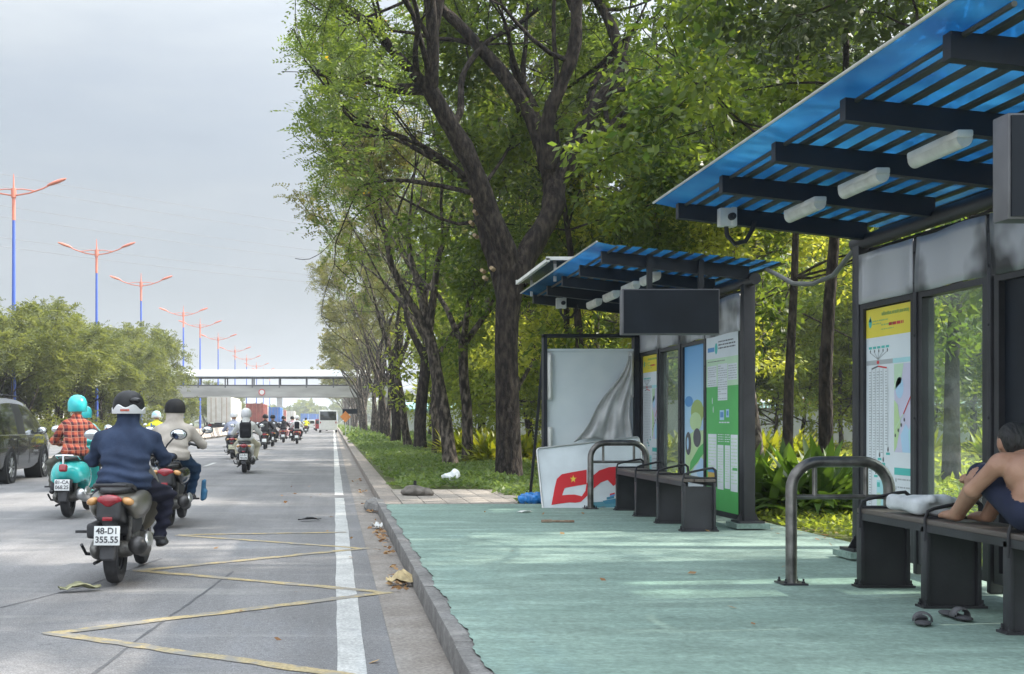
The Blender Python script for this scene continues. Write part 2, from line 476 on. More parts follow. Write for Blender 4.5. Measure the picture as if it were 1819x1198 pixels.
for k in range(16):
    paint('lane_dash', [[(-3.6, 24 + 9 * k), (-3.6, 27 + 9 * k)]], .12, .008, m_white, .005, .6)
paint('carriageway_line', [[(-9.6, 5), (-9.6, 400)]], .15, .008, m_white, .005, 2)

# platform with its kerb
def plat_fn(X, Y, Z):
    Z = Z + .0015 * np.sin(1.7 * X + .6 * Y) * np.sin(.9 * Y)
    edge = X < .75
    X = X + np.where(edge, .014 * np.sin(5.3 * Y) + .006 * np.sin(17 * Y + 1) + .004 * np.sin(43 * Y), 0)
    return X, Y, Z
sheet('platform', .70, 4.75, 3, 15.85, PL + .006, m_plat, 40, 700, plat_fn)
b = MB(); b.span((.62, 3, -.02), (4.78, 15.9, PL - .004))
tag(b.build('platform_base', m_kerb), kind='structure')
b = MB(); y = 3.0
while y < 16.2:
    b.box((.66, y + .497, .078 + random.uniform(-.003, .003)), (.10 + random.uniform(-.006, .006), .99, .165), 0, (0, 0, random.uniform(-.004, .004)), .012); y += 1.0
tag(b.build('platform_kerb', m_kerb), kind='structure')
b = MB(); y = 16.25
while y < 300:
    L = 1.0 if y < 60 else 6.0
    b.box((.84, y + L / 2, .07), (.30, L - .015, .14), 0, None, .015); y += L
tag(b.build('kerb', m_kerb2), kind='structure')
b = MB(); b.tube([(.70, 16.2, .05), (.58, 16.6, .045), (.56, 17.2, .04), (.64, 17.9, .03), (.72, 18.4, .02)], [.09, .12, .12, .1, .05], 8)
tag(b.build('kerb_nose', m_kerb), kind='structure')
# tiled strip
b = MB()
for i in range(6):
    for j in range(14):
        b.box((1.10 + .31 * i, 16.06 + .25 * j, .145 + random.uniform(-.003, .003)), (.30, .24, .02), 0, None, .004)
tag(b.build('paving', m_tile), kind='structure')
sheet('verge', .99, 60, 15.9, 900, .12, m_lawn)
sheet('park_lawn', 4.78, 60, -20, 15.9, .12, m_lawn)
b = MB(); b.span((-9.3, 5, -.02), (-8.8, 300, .14)); tag(b.build('traffic_island', m_gut), kind='structure')

# ------------------------------------------------------------------ vegetation
m_bark_d = mat('dark_bark', (.016, .013, .012), .95, var=.5, vs=13, bump=1.0, bs=30, st=(1, 1, .38), c2=(.085, .068, .055), lo=.42, hi=.78, spec=.2)
m_bark_g = mat('grey_bark', (.032, .027, .024), .95, var=.5, vs=12, bump=1.0, bs=30, st=(1, 1, .38), c2=(.24, .20, .165), lo=.44, hi=.74, spec=.2)
m_cut = mat('cut_wood', (.36, .26, .16), .8, var=.2, vs=30)
m_lf1 = leaf_mat('tamarind_leaf', (.04, .074, .016), (.12, .165, .033), .52, third=(.30, .20, .03))
m_lf2 = leaf_mat('broad_leaf', (.026, .060, .014), (.135, .180, .032), .55)
m_lf3 = leaf_mat('dark_leaf', (.026, .044, .016), (.065, .09, .028), .28)
m_lf4 = leaf_mat('feathery_leaf', (.062, .082, .022), (.155, .172, .045), .42)
m_lf5 = leaf_mat('yellow_green_leaf', (.17, .21, .035), (.34, .36, .07), .5)
m_lf6 = leaf_mat('verge_leaf', (.050, .095, .022), (.150, .205, .060), .4, third=(.24, .17, .07))
m_lf7 = leaf_mat('spider_lily_leaf', (.03, .075, .013), (.10, .17, .03), .4)
m_lf8 = leaf_mat('gold_croton_leaf', (.09, .14, .02), (.24, .24, .03), .42, third=(.42, .26, .03))
m_lf10 = leaf_mat('fresh_leaf', (.085, .135, .025), (.25, .29, .05), .52)
m_lf9 = leaf_mat('olive_leaf', (.065, .082, .025), (.15, .145, .045), .38, third=(.24, .17, .06))

def unit(a): return a / np.maximum(np.linalg.norm(a, axis=-1, keepdims=True), 1e-9)

def leaf_quads(base, d, nrm, L, W):
    """diamond leaves: base points, directions, normals, lengths, widths"""
    s = unit(np.cross(d, nrm)); L = np.asarray(L)[:, None]; W = np.asarray(W)[:, None]
    V = np.stack([base, base + d * L * .45 + s * W * .5, base + d * L, base + d * L * .45 - s * W * .5], 1).reshape(-1, 3)
    return V, np.arange(len(V)).reshape(-1, 4)

def fronds(tips, dirs, per=6, L=.42, pairs=7, ll=.07, lw=.032, r=None, spread=.9, droop=.5):
    r = r or rng
    T = np.repeat(tips, per, 0); D = np.repeat(dirs, per, 0); n = len(T)
    D = unit(D * .55 + r.normal(0, spread * .6, (n, 3)) + np.array([0, 0, -.05]))
    up = unit(np.array([0, 0, 1.]) + r.normal(0, .45, (n, 3))); S = unit(np.cross(D, up)); N = unit(np.cross(S, D))
    LL = L * r.uniform(.6, 1.25, n)
    B, DD, NN, ln, wd = [], [], [], [], []
    T = T + r.normal(0, .12, (n, 3))
    for i in range(pairs):
        t = (i + .6) / pairs
        p = T + D * (LL * t)[:, None]; p[:, 2] -= droop * (LL * t) ** 2
        for s in (1, -1):
            q = unit(S * s + D * .55 + r.normal(0, .14, (n, 3)))
            B.append(p); DD.append(q); NN.append(unit(N + r.normal(0, .25, (n, 3)))); e = r.uniform(.75, 1.2, n) * (1 - .35 * abs(t - .5))
            ln.append(ll * e); wd.append(lw * e)
    return leaf_quads(np.concatenate(B), np.concatenate(DD), np.concatenate(NN), np.concatenate(ln), np.concatenate(wd))

def clumps(tips, dirs, per=45, rad=.55, L=.14, W=.07, r=None, flat=.6):
    r = r or rng
    T = np.repeat(tips, per, 0); n = len(T)
    off = r.normal(0, 1, (n, 3)); off = unit(off) * (rad * r.uniform(.1, 1, n) ** .5)[:, None]; off[:, 2] *= flat
    d = unit(off / rad + r.normal(0, .5, (n, 3)) + np.array([0, 0, -.25]))
    N = unit(np.array([0, 0, 1.]) + r.normal(0, .6, (n, 3)))
    e = r.uniform(.6, 1.25, n)
    return leaf_quads(T + off, d, N, L * e, W * e)

def grow(p, d, L, r, depth, B, tips, rr, spread=.55, up=.25, kids_n=(2, 3), minr=.008, shrink=.72, wig=.14):
    pts, rad = [p.copy()], [r]; k = 4; q, dd = p.copy(), d.copy()
    for i in range(k):
        dd = dd + rr.normal(0, wig, 3) + np.array([0, 0, up * .25]); dd /= np.linalg.norm(dd)
        q = q + dd * (L / k); pts.append(q.copy()); rad.append(max(minr, r * (1 - .42 * (i + 1) / k)))
        if depth <= 1 and i in (1, 2): tips.append((q.copy(), dd.copy()))
    B.append((pts, rad))
    if depth <= 0: tips.append((q, dd)); return
    n = rr.integers(kids_n[0], kids_n[1] + 1); a0 = rr.uniform(0, 6.28)
    o1 = np.cross(dd, [.3, .2, 1.]); o1 /= np.linalg.norm(o1); o2 = np.cross(dd, o1)
    for i in range(n):
        a = a0 + 6.28 * i / n + rr.normal(0, .3); s = spread * rr.uniform(.6, 1.35)
        nd = dd + (o1 * math.cos(a) + o2 * math.sin(a)) * s; nd /= np.linalg.norm(nd)
        grow(q, nd, L * shrink * rr.uniform(.75, 1.2), rad[-1] * (.78 if n == 2 else .68), depth - 1, B, tips, rr, spread, up, kids_n, minr, shrink, wig)

def wood(name, B, m, parent, big=10):
    b = MB()
    for pts, rad in B:
        b.tube([tuple(p) for p in pts], rad, big if max(rad) > .12 else (7 if max(rad) > .05 else 4), 0, False)
    return link(name, mesh_from(name, b.v, b.f, m, smooth=True), parent)

def leaves(name, VQ, m, parent): return link(name, mesh_from(name, VQ[0], VQ[1], m), parent)

def row_tree(seed, label, loc, group, trunk_h=3.6, r0=.23, lod=0, lean=-.12, leafm=None, barkm=None, n_limb=3):
    rr = np.random.default_rng(seed)
    root = thing('roadside_tree', label, 'tree', loc, 0, group)
    B, tips = [], []
    k = 6; p = np.array([0, 0, -.1]); pts, rad = [p.copy()], [r0 * 1.25]; d = np.array([rr.normal(0, .05), rr.normal(0, .05), 1.])
    for i in range(k):
        d = d + np.append(rr.normal(0, .07, 2), 0); d /= np.linalg.norm(d); p = p + d * (trunk_h / k); pts.append(p.copy()); rad.append(r0 * (1.02 - .2 * (i + 1) / k))
    B.append((pts, rad)); a0 = rr.uniform(0, 6.28)
    for i in range(n_limb):
        a = a0 + 6.28 * i / n_limb + rr.normal(0, .3); s = rr.uniform(.38, .75)
        nd = np.array([math.cos(a) * s + lean, math.sin(a) * s, 1.]); nd /= np.linalg.norm(nd)
        grow(p - d * .1, nd, rr.uniform(2.4, 3.1), r0 * .62, 4 if lod == 0 else 3, B, tips, rr, .5, .22, (2, 2) if lod else (2, 3), .010, .76, .12)
    B = [q for q in B if q[0][-1][0] > -4.0 and q[0][0][0] > -4.0]
    wood('trunk', B, barkm or m_bark_g, root, 10)
    t = np.array([x[0] for x in tips]); dd = np.array([x[1] for x in tips])
    keep = (t[:, 2] > trunk_h + 1.5 - .25 * (t[:, 0] < -1)) & (t[:, 0] > -3.9); keep &= rr.random(len(t)) < .6
    t, dd = t[keep], dd[keep]
    if lod == 0: VQ = fronds(t, dd, 7, .5, 6, .115, .056, rr)
    else: VQ = fronds(t, dd, 7, .75, 4, .27, .15, rr)
    leaves('crown', VQ, leafm or m_lf1, root)
    return root

def traced_tree():
    """the big forked tree beside the platform; its limbs follow the photo, each with its own depth"""
    Y = 23.0
    root = thing('roadside_tree', 'big dark forked tree beside the far bus shelter, nearest and thickest in the kerbside row', 'tree', (0, 0, 0), 0, 'trees along the kerb')
    B, tips = [], []; rr = np.random.default_rng(5)
    def limb(px, r, y0=0, y1=0, sub=0, L=1.9, dep=2):
        k = len(px); P = []
        for i, (x, y) in enumerate(px): P.append(np.array(at(x, y, Y + y0 + (y1 - y0) * i / (k - 1))))
        # resample smoothly
        Q, Rd = [], []
        for i in range(k - 1):
            for u in (0, .25, .5, .75):
                a, b2 = P[max(i - 1, 0)], P[i]; c, e = P[i + 1], P[min(i + 2, k - 1)]
                Q.append(.5 * ((2 * b2) + (c - a) * u + (2 * a - 5 * b2 + 4 * c - e) * u * u + (3 * b2 - a - 3 * c + e) * u ** 3))
                Rd.append(r[0] + (r[1] - r[0]) * (i + u) / (k - 1))
        Q.append(P[-1]); Rd.append(r[1]); B.append((Q, [w * (1 + .06 * rr.normal()) for w in Rd]))
        for j in range(sub):
            i = int(len(Q) * (.35 + .65 * (j + .5) / sub)) if sub > 1 else len(Q) - 1
            i = min(i, len(Q) - 1)
            t = Q[i] - Q[i - 1]; t /= np.linalg.norm(t); nd = t + rr.normal(0, .65, 3); nd[2] += .1; nd /= np.linalg.norm(nd)
            grow(Q[i], nd, L * rr.uniform(.8, 1.2), max(.02, Rd[i] * .42), dep, B, tips, rr, .6, .12, (2, 3), .008, .74)
        t = Q[-1] - Q[-3]; t /= np.linalg.norm(t)
        for s in range(2):
            nd = t + rr.normal(0, .35, 3); nd /= np.linalg.norm(nd)
            grow(Q[-1], nd, L * 1.2, Rd[-1] * .75, dep, B, tips, rr, .6, .15, (2, 3), .008, .76)
    B.append(([np.array(at(x, y, Y)) for x, y in [(905, 868), (904, 840), (903, 780), (901, 700), (899, 620), (901, 560), (906, 510), (912, 470)]], [.34, .27, .24, .228, .222, .228, .26, .28]))
    limb([(905, 500), (898, 446), (863, 363), (834, 284), (792, 209), (763, 159)], (.22, .16), 0, -.6, 1)
    limb([(766, 165), (767, 125), (769, 75), (763, 0), (757, -60)], (.145, .09), -.6, -1.2, 3)
    limb([(763, 159), (725, 121), (688, 79), (659, 46), (600, 2), (585, -20)], (.115, .055), -.6, -1.6, 6, 1.5, 2)
    limb([(915, 500), (942, 442), (980, 376), (984, 325)], (.25, .20), 0, .3)
    limb([(982, 335), (963, 267), (942, 209), (901, 142), (859, 92), (813, 42), (771, 4), (740, -30)], (.155, .10), .3, .8, 4)
    limb([(975, 300), (974, 250), (976, 200), (1001, 142), (1022, 75), (1024, 0), (1030, -60)], (.15, .10), .2, -.5, 4)
    limb([(983, 340), (1017, 259), (1047, 209), (1076, 163), (1109, 121), (1101, 96), (1084, 42), (1059, 0)], (.17, .085), .3, .9, 4)
    limb([(1040, 220), (1042, 196), (1059, 138), (1084, 108), (1120, 60)], (.10, .05), .6, 1.5, 2)
    limb([(800, 225), (817, 200), (821, 138), (846, 96), (876, 67), (917, 46), (971, 4)], (.075, .045), -.3, 1.2, 4, 1.6)
    limb([(740, 125), (738, 90), (744, 40), (735, 0)], (.06, .04), -.8, -2, 3, 1.5)
    limb([(903, 560), (888, 500), (868, 440), (850, 380), (846, 340), (800, 300), (730, 260)], (.17, .05), .2, 1.8, 3, 1.8)
    limb([(865, 322), (900, 270), (925, 205)], (.05, .03), .3, 1.2, 2, 1.2)
    limb([(850, 330), (760, 265), (690, 235), (630, 220)], (.06, .035), .5, -.6, 4, 1.5)
    limb([(846, 345), (780, 330), (700, 320), (640, 330)], (.055, .03), .8, 2, 4, 1.6)
    B = [q for q in B if q[0][-1][0] > -.9 and q[0][0][0] > -.9]
    wood('trunk', B, m_bark_d, root, 14)
    st = MB()
    for (x, y, yo) in [(838, 357, -.1), (843, 378, .05), (836, 397, .1), (843, 420, .2), (856, 482, .05), (860, 495, 0), (873, 478, -.1)]:
        p = Vector(at(x, y, Y + yo - .12)); st = MB(); st.tube([p + Vector((.06, .12, 0)), p + Vector((-.02, -.10, .01))], [.042, .036], 10, 0); st.build('pruning_cut', m_cut, root)
    t = np.array([x[0] for x in tips]); dd = np.array([x[1] for x in tips])
    pxx = VX + F * t[:, 0] / t[:, 1]; front = (t[:, 1] < Y + .9) & (pxx > 690) & (pxx < 1130)
    keep = (t[:, 2] > 4.6) & (t[:, 0] > -.55) & ~front; keep &= rr.random(len(t)) < .62
    t, dd = t[keep], dd[keep]
    leaves('crown', fronds(t, dd, 9, .52, 7, .10, .048, rr), m_lf1, root)
    return root, len(t)

def park_tree(seed, label, loc, group, h=9, r0=.14, trunk_h=4, leafm=None, barkm=None, L=.17, W=.085, per=34, crown_r=1.9, dep=3, rad=.6):
    rr = np.random.default_rng(seed)
    root = thing('park_tree', label, 'tree', loc, 0, group); B, tips = [], []
    k = 8; p = np.array([0, 0, -.1]); pts, rd = [p.copy()], [r0 * 1.2]; d = np.array([rr.normal(0, .06), rr.normal(0, .06), 1.])
    for i in range(k):
        d = d + np.append(rr.normal(0, .05, 2), 0); d /= np.linalg.norm(d); p = p + d * ((h - 1.5) / k); pts.append(p.copy()); rd.append(r0 * (1 - .75 * (i + 1) / k))
        z = p[2]
        if z > trunk_h:
            for s in range(3):
                a = rr.uniform(0, 6.28); f = 1 - .45 * (z - trunk_h) / max(.1, h - trunk_h)
                nd = np.array([math.cos(a), math.sin(a), rr.uniform(.05, .55)]); nd /= np.linalg.norm(nd)
                grow(p.copy(), nd, crown_r * f * rr.uniform(.75, 1.2), rd[-1] * .45, dep - 1, B, tips, rr, .6, .1, (2, 3), .008, .68)
    grow(p, d, 1.2, rd[-1], dep - 1, B, tips, rr, .7, .2, (2, 3), .008, .7)
    B.append((pts, rd))
    wood('trunk', B, barkm or m_bark_d, root, 9)
    t = np.array([x[0] for x in tips]); dd = np.array([x[1] for x in tips])
    k_ = rr.random(len(t)) < .62; t, dd = t[k_], dd[k_]
    leaves('crown', clumps(t, dd, int(per * 1.5), rad * .9, L, W, rr), leafm or m_lf2, root)
    return root

T1, nt1 = traced_tree()
G1 = 'trees along the kerb'
ORD = ['second', 'third', 'fourth', 'fifth', 'sixth', 'seventh', 'eighth', 'ninth', 'tenth']
protoA = row_tree(21, 'grey trunk splitting into bare limbs, second along the kerb behind the big forked one', (3.05, 30.5, .1), G1, 3.7, .19)
protoB = row_tree(33, 'thin crooked grey tree third along the kerb, leaning towards the road', (3.25, 37.5, .1), G1, 3.4, .15, leafm=m_lf9)
protoC = row_tree(48, 'stout dark tree fourth along the kerb with a forked crown', (3.35, 45.5, .1), G1, 3.8, .25, barkm=m_bark_d, leafm=m_lf9)
protoD = row_tree(52, 'grey kerbside tree far down the road near the footbridge', (3.3, 91, .1), 'far trees along the kerb', 3.5, .2, 1, leafm=m_lf9)
protoE = row_tree(57, 'grey kerbside tree far down the road near the footbridge', (3.2, 99, .1), 'far trees along the kerb', 3.6, .2, 1, leafm=m_lf9, n_limb=4)
dup(protoB, (3.6, 31.6, .1), 2.2, 'slim dark companion trunk right behind the second tree along the kerb', G1)
row_lab = ['fifth tree along the kerb, straight grey trunk with a thinned crown', 'sixth tree along the kerb, dark trunk forking at head height of the trucks', 'seventh tree along the kerb, slightly tilted towards the road',
           'eighth tree along the kerb, pale olive crown over the edge line', 'ninth tree along the kerb, just before the row closes into one green wall', 'tenth tree along the kerb, small in the distance before the footbridge']
for i, l in enumerate(row_lab):
    dup([protoA, protoC, protoB][i % 3], (3.3 + random.uniform(-.25, .25), 52.5 + 7.3 * i, .1), 1.3 + 2.1 * i, l, G1)
y = 106
i = 0
while y < 330:
    dup([protoD, protoE][i % 2], (3.3 + random.uniform(-.4, .4), y, .1), random.uniform(0, 6.28), None, None, random.uniform(.9, 1.1)); y += 7.6; i += 1
# second line of slimmer kerb trees behind the first
for i, (x, yy, s, l) in enumerate([(6.9, 35, .6, 'slender tree in the second line behind the third kerb tree'), (6.6, 44, .7, 'leaning tree in the second line behind the gold croton bed'), (6.4, 52, .75, 'straight tree in the second line before the white park fence'), (6.6, 60, .8, 'dark tree in the second line far behind the croton bed'), (6.2, 69, .8, 'faint tree in the second line close to the park fence'), (6.4, 78, .85, 'last tree in the second line that stands clear of the wall of leaves')]):
    dup([protoB, protoA, protoC][i % 3], (x, yy, .1), .7 + 1.9 * i, l, 'second line of verge trees', s)
# park trees behind the shelters
GP = 'park trees behind the shelters'
def ptree(*a, **k): return park_tree(*a, **k)
pA = ptree(101, 'broad-leaved tree with a straight dark trunk between the two shelters', (6.9, 16.6, .1), GP, 9.5, .11, 3.3)
pB = ptree(102, 'pale yellow-green bushy tree behind the far shelter roof', (7.4, 27.5, .1), GP, 8.8, .10, 2.6, m_lf5, m_bark_g, .15, .08, 30, 1.7)
pC = ptree(103, 'dark dense tree hanging over the near shelter roof', (8.4, 15.2, .1), GP, 12.5, .16, 5.2, m_lf3, None, .17, .09, 38, 2.6)
pD = ptree(104, 'grey-green tree with small leaves deep in the park', (10.5, 30, .1), GP, 10, .13, 2.4, m_lf2, m_bark_g, .22, .11, 26, 2.4)
ptlab = [
 (pA, (8.6, 22.5), 1.0, .4, 'slim tree with a bare grey pole trunk right of the lily clump'),
 (pC, (11.5, 22), .95, 2.0, 'dark dense tree standing behind the near shelter glass'),
 (pA, (7.6, 28), 1.05, 5.0, 'straight slim trunk seen over the lily clump'),
 (pB, (9.6, 26.5), 1.05, 1.4, 'sunlit yellow-green tree in the gap between the shelters'),
 (pA, (5.3, 25.8), 1.1, 2.6, 'dark slim trunk seen above the stripped light box frame on its left'),
 (pA, (6.3, 31), 1.1, 4.2, 'dark slim trunk seen above the stripped light box frame at its middle'),
 (pB, (8.2, 36), 1.2, 3.0, 'yellow-green tree glowing behind the stripped light box'),
 (pD, (6.0, 40), 1.15, .5, 'wide grey-green tree behind the gold croton bed'),
 (pC, (9.3, 33.5), 1.05, 5.5, 'dark tree behind the gap between the shelters'),
]
for p, (x, y), s, a, l in ptlab: dup(p, (x, y, .1), a, l, GP, s)
FARP = 'distant park trees'
for i in range(46):
    y = random.uniform(42, 110); x = random.uniform(8.5, 10 + y * .52)
    dup([pA, pD, pB, pD, pC][i % 5], (x, y, .1), random.uniform(0, 6.28), 'park tree far back among many others behind the shelters', FARP, random.uniform(.9, 1.3))

pE = ptree(105, 'low bushy yellow-green tree seen between the trunks left of the big forked one', (6.5, 47, .1), 'bushy trees beyond the croton beds', 6.5, .09, 1.0, m_lf10, m_bark_g, .2, .1, 30, 2.3)
for i in range(14):
    yy = random.uniform(44, 66); xx = 7.4 + (i % 10 + random.uniform(0, .8)) * yy * .045
    dup(pE, (xx, yy, .1), random.uniform(0, 6.28), None, None, random.uniform(.85, 1.15)); 
for o in [q for q in col.objects if q.get('group') == 'bushy trees beyond the croton beds']: o['label'] = 'low bushy yellow-green tree beyond the croton beds, one of many alike'
# tall trees right of the near shelter; their crowns shade the stop and the road
for (x, y), s_, a, l in [((8.8, 7.6), 1.08, 2.9, 'dark tall tree rising behind the middle of the near shelter roof'), ((8.2, 3.4), 1.05, 4.1, 'dark tall tree at the right end of the near shelter'), ((6.9, 5.6), .95, 1.2, 'dark tree close behind the bare-chested person on the near bench'), ((7.0, 10.4), .95, 3.3, 'dark tree whose crown shows just above the near shelter roof edge'), ((7.6, -1.2), 1.1, 5.3, 'dark tall tree just outside the right edge, shading the near floor')]:
    dup(pC, (x, y, .1), a, l, GP, s_)
# trees of the median, left of the road
GM = 'feathery trees on the median'
def median_tree(seed, label, loc):
    rr = np.random.default_rng(seed); root = thing('median_tree', label, 'tree', loc, 0, GM); root.scale = (1.0, 1.0, .86); B, tips = [], []
    for s in range(3):
        a = 2.1 * s + rr.uniform(0, 1); nd = np.array([math.cos(a) * .32, math.sin(a) * .32, 1.]); nd /= np.linalg.norm(nd)
        grow(np.array([0, 0, -.1]) + nd * .05, nd, 2.6, .15, 4, B, tips, rr, .62, .1, (2, 3), .012, .78, .13)
    wood('trunk', B, m_bark_d, root, 7)
    t = np.array([x[0] for x in tips]); dd = np.array([x[1] for x in tips]); k = t[:, 2] > 1.6
    leaves('crown', fronds(t[k], dd[k], 8, .8, 5, .24, .095, rr, 1.0, .5), m_lf4, root)
    return root
mA = median_tree(201, 'olive feathery median tree nearest the camera, cut off by the left edge of the photo', (-18.4, 62, .05))
mB = median_tree(202, 'tallest olive feathery median tree, behind the rider in the plaid shirt', (-18.0, 73, .05))
mC = median_tree(203, 'olive feathery median tree behind the rider in the navy jacket', (-18.3, 84, .05))
for i, (l, s) in enumerate([('bright green median tree right of the navy rider helmet', 1.0), ('median tree just left of the footbridge roof', 1.12), ('median tree whose crown touches the end of the footbridge', 1.08)]):
    dup([mB, mA, mC][i], (-18.8 - .7 * i, 95 + 10 * i, .05), 1.9 * i + .5, l, GM, s)
for i in range(7):
    dup([mA, mB, mC][i % 3], (-22.5 + random.uniform(-1, 1), 158 + 16 * i, .05), random.uniform(0, 6), 'median tree seen small below the footbridge deck', 'median trees beyond the footbridge', random.uniform(.8, 1.0))
for i, yy in enumerate((67.2, 78.5, 91.5, 101)):
    dup([mB, mC, mA][i % 3], (-18.1, yy, .05), 2.2 * i + 1, 'front median tree hiding the foot of a double-armed lamp', 'median trees in front of the lamp posts', .92)
for i in range(16):
    dup([mC, mA, mB][i % 3], (-21.8 + random.uniform(-1.2, .8), 57 + 5.2 * i, .05), random.uniform(0, 6), 'second-line median tree half hidden by the front line of feathery trees', 'second line of median trees', random.uniform(.8, .98))

# low plants
def cover(name, n, fn, m, L, W, zr, r=None):
    r = r or np.random.default_rng(77)
    P = fn(r, n); n = len(P)
    d = unit(np.stack([r.normal(0, 1, n), r.normal(0, 1, n), r.uniform(-.25, .9, n)], 1)); N = unit(np.array([0, 0, 1.]) + r.normal(0, .55, (n, 3)))
    e = r.uniform(.6, 1.3, n)
    V, Q = leaf_quads(P, d, N, L * e, W * e)
    return tag(link(name, mesh_from(name, V, Q, m)), kind='stuff')
def hump(x, y): return .55 + .45 * np.sin(1.9 * x + .7 * y) * np.sin(1.3 * y - .8 * x)
def area(boxes, z0, zh, dens_y=True):
    A = np.array([(b[1] - b[0]) * (b[3] - b[2]) / (max(b[2], 14) ** 1.2) for b in boxes]); A /= A.sum()
    def fn(r, n):
        out = []
        for b, a in zip(boxes, A):
            k = int(n * a); x = r.uniform(b[0], b[1], k); y = r.uniform(b[2], b[3], k)
            out.append(np.stack([x, y, z0 + zh * hump(x, y) * r.uniform(.15, 1, k)], 1))
        return np.concatenate(out)
    return fn
def _clip(fn):
    def g(r, n):
        P = fn(r, n); x, y = P[:, 0], P[:, 1]
        keep = ~((x < 2.75 + .25 * np.sin(3 * y)) & (y < 19.4 + .5 * np.sin(4 * x))) & (x > 1.12 + .12 * np.sin(2.3 * y) + .1 * np.sin(7 * y))
        return P[keep]
    return g
cover('ground_cover', 62000, _clip(area([(1.0, 5.5, 15.95, 24), (1.0, 7, 24, 36), (1.0, 9, 36, 60)], .13, .22)), m_lf6, .085, .05, 0)
cover('ground_cover', 15000, area([(1.0, 9, 60, 130), (1.0, 6, 130, 260)], .13, .3), m_lf6, .3, .16, 0)
cover('lawn_cover', 52000, area([(4.85, 9, 8, 16), (5.5, 13, 16, 26), (4.85, 6.5, 5.2, 8)], .125, .14), m_lf10, .075, .04, 0)
cover('lawn_cover', 26000, area([(9, 30, 18, 40), (9, 45, 40, 90)], .125, .2), m_lf5, .2, .09, 0)
cover('median_hedge', 22000, area([(-17.4, -16.5, 40, 140)], .1, 2.0), m_lf4, .2, .11, 0)

def lily(seed, label, loc, s=1.0, m=None, n=190, name='spider_lily', cat='plant', group=None):
    rr = np.random.default_rng(seed); root = thing(name, label, cat, loc, 0, group)
    V, Q = [], []
    for i in range(n):
        a = rr.uniform(0, 6.28); c = np.array([math.cos(a), math.sin(a), 0]); e = rr.uniform(.35, 1.0); base = np.append(rr.normal(0, .22 * s, 2), 0)
        L = rr.uniform(.75, 1.25) * s; w = rr.uniform(.05, .085) * s; side = np.array([-c[1], c[0], 0]); o = len(V); k = 6
        for j in range(k + 1):
            t = j / k; p = base + c * (L * e * t) + np.array([0, 0, L * (1.35 - .75 * e) * t - L * .62 * e * t * t])
            ww = w * (math.sin(math.pi * min(1, t * .85 + .12)) if t < 1 else .02)
            V += [p + side * ww, p - np.array([0, 0, .25 * ww]), p - side * ww]
            if j:
                for u in (0, 1): Q.append((o + 3 * j - 3 + u, o + 3 * j - 2 + u, o + 3 * j + 1 + u, o + 3 * j + u))
    link('foliage', mesh_from('foliage', V, np.array(Q), m or m_lf7, smooth=True), root)
    return root
GL = 'strap-leaved clumps beside the far shelter'
lily(1, 'largest strap-leaved green clump, between the far shelter post and the steel rail', (5.75, 14.3, .12), 1.0, group=GL)
lily(2, 'strap-leaved green clump tucked behind the far shelter post, left half of the big clump', (5.2, 14.9, .12), .9, group=GL)
lily(3, 'strap-leaved green clump at the right flank of the big clump', (6.35, 14.9, .12), .85, group=GL)
GC = 'gold and green crotons behind the kerb trees'
cr = lily(4, 'gold and green croton clump just left of the big forked trunk', (4.2, 31, .12), .95, m_lf8, 170, 'croton', 'plant', GC)
for i, (x, y, l) in enumerate([(5.2, 31.5, 'gold and green croton clump just right of the big forked trunk'), (3.9, 37, 'gold and green croton clump between the second and third kerb trees'), (4.8, 37, 'gold croton clump behind the left edge of the big forked trunk'), (4.9, 45, 'small gold croton clump right of the fourth kerb tree'), (5.8, 45, 'small gold croton clump far behind the second kerb tree'), (5.9, 26.5, 'croton clump seen between the forked trunk and the light box strut')]):
    dup(cr, (x, y, .12), 1.7 * i, l, GC, 1.0 + .05 * i)
for i in range(9):
    dup(cr, (8.5 + 1.7 * i, 33 + random.uniform(-2, 2), .12), 2.3 * i, 'low yellow-green clump in the far bed beyond the lily clump', 'far bed of yellow-green clumps', 1.1)
# ------------------------------------------------------------------ bus shelters
m_steel = mat('charcoal_steel', (.036, .036, .041), .45, .3, .3, 2.5, .06, 60)
m_steel2 = mat('dark_rafter_steel', (.010, .013, .019), .55, .2, .3, 3)
m_head = mat('stained_sheet_metal', (.035, .035, .038), .34, .25, vs=1.7, c2=(.48, .48, .50), lo=.36, hi=.50, bump=.12, bs=5, detail=3)
m_sign = mat('sign_box_black', (.012, .016, .023), .5, .1, .2, 3, spec=.2)
m_signf = mat('sign_box_side', (.12, .12, .13), .45, .3, .15, 4)
m_white_p = mat('white_plastic', (.62, .62, .58), .45, 0, .12, 6)
m_fit = mat('grimy_diffuser', (.50, .50, .45), .35, 0, .2, 9, c2=(.66, .66, .6))
m_seat = mat('seat_planks', (.10, .082, .072), .5, 0, .35, 8, .1, 60, st=(1, .15, 1))
m_stain = mat('stainless_tube', (.19, .18, .17), .34, .85, .4, 9)
m_black = mat('black_rubber', (.018, .018, .02), .7, 0, .3, 8)
m_alu = mat('dull_aluminium', (.55, .55, .53), .4, .5, .12, 5)

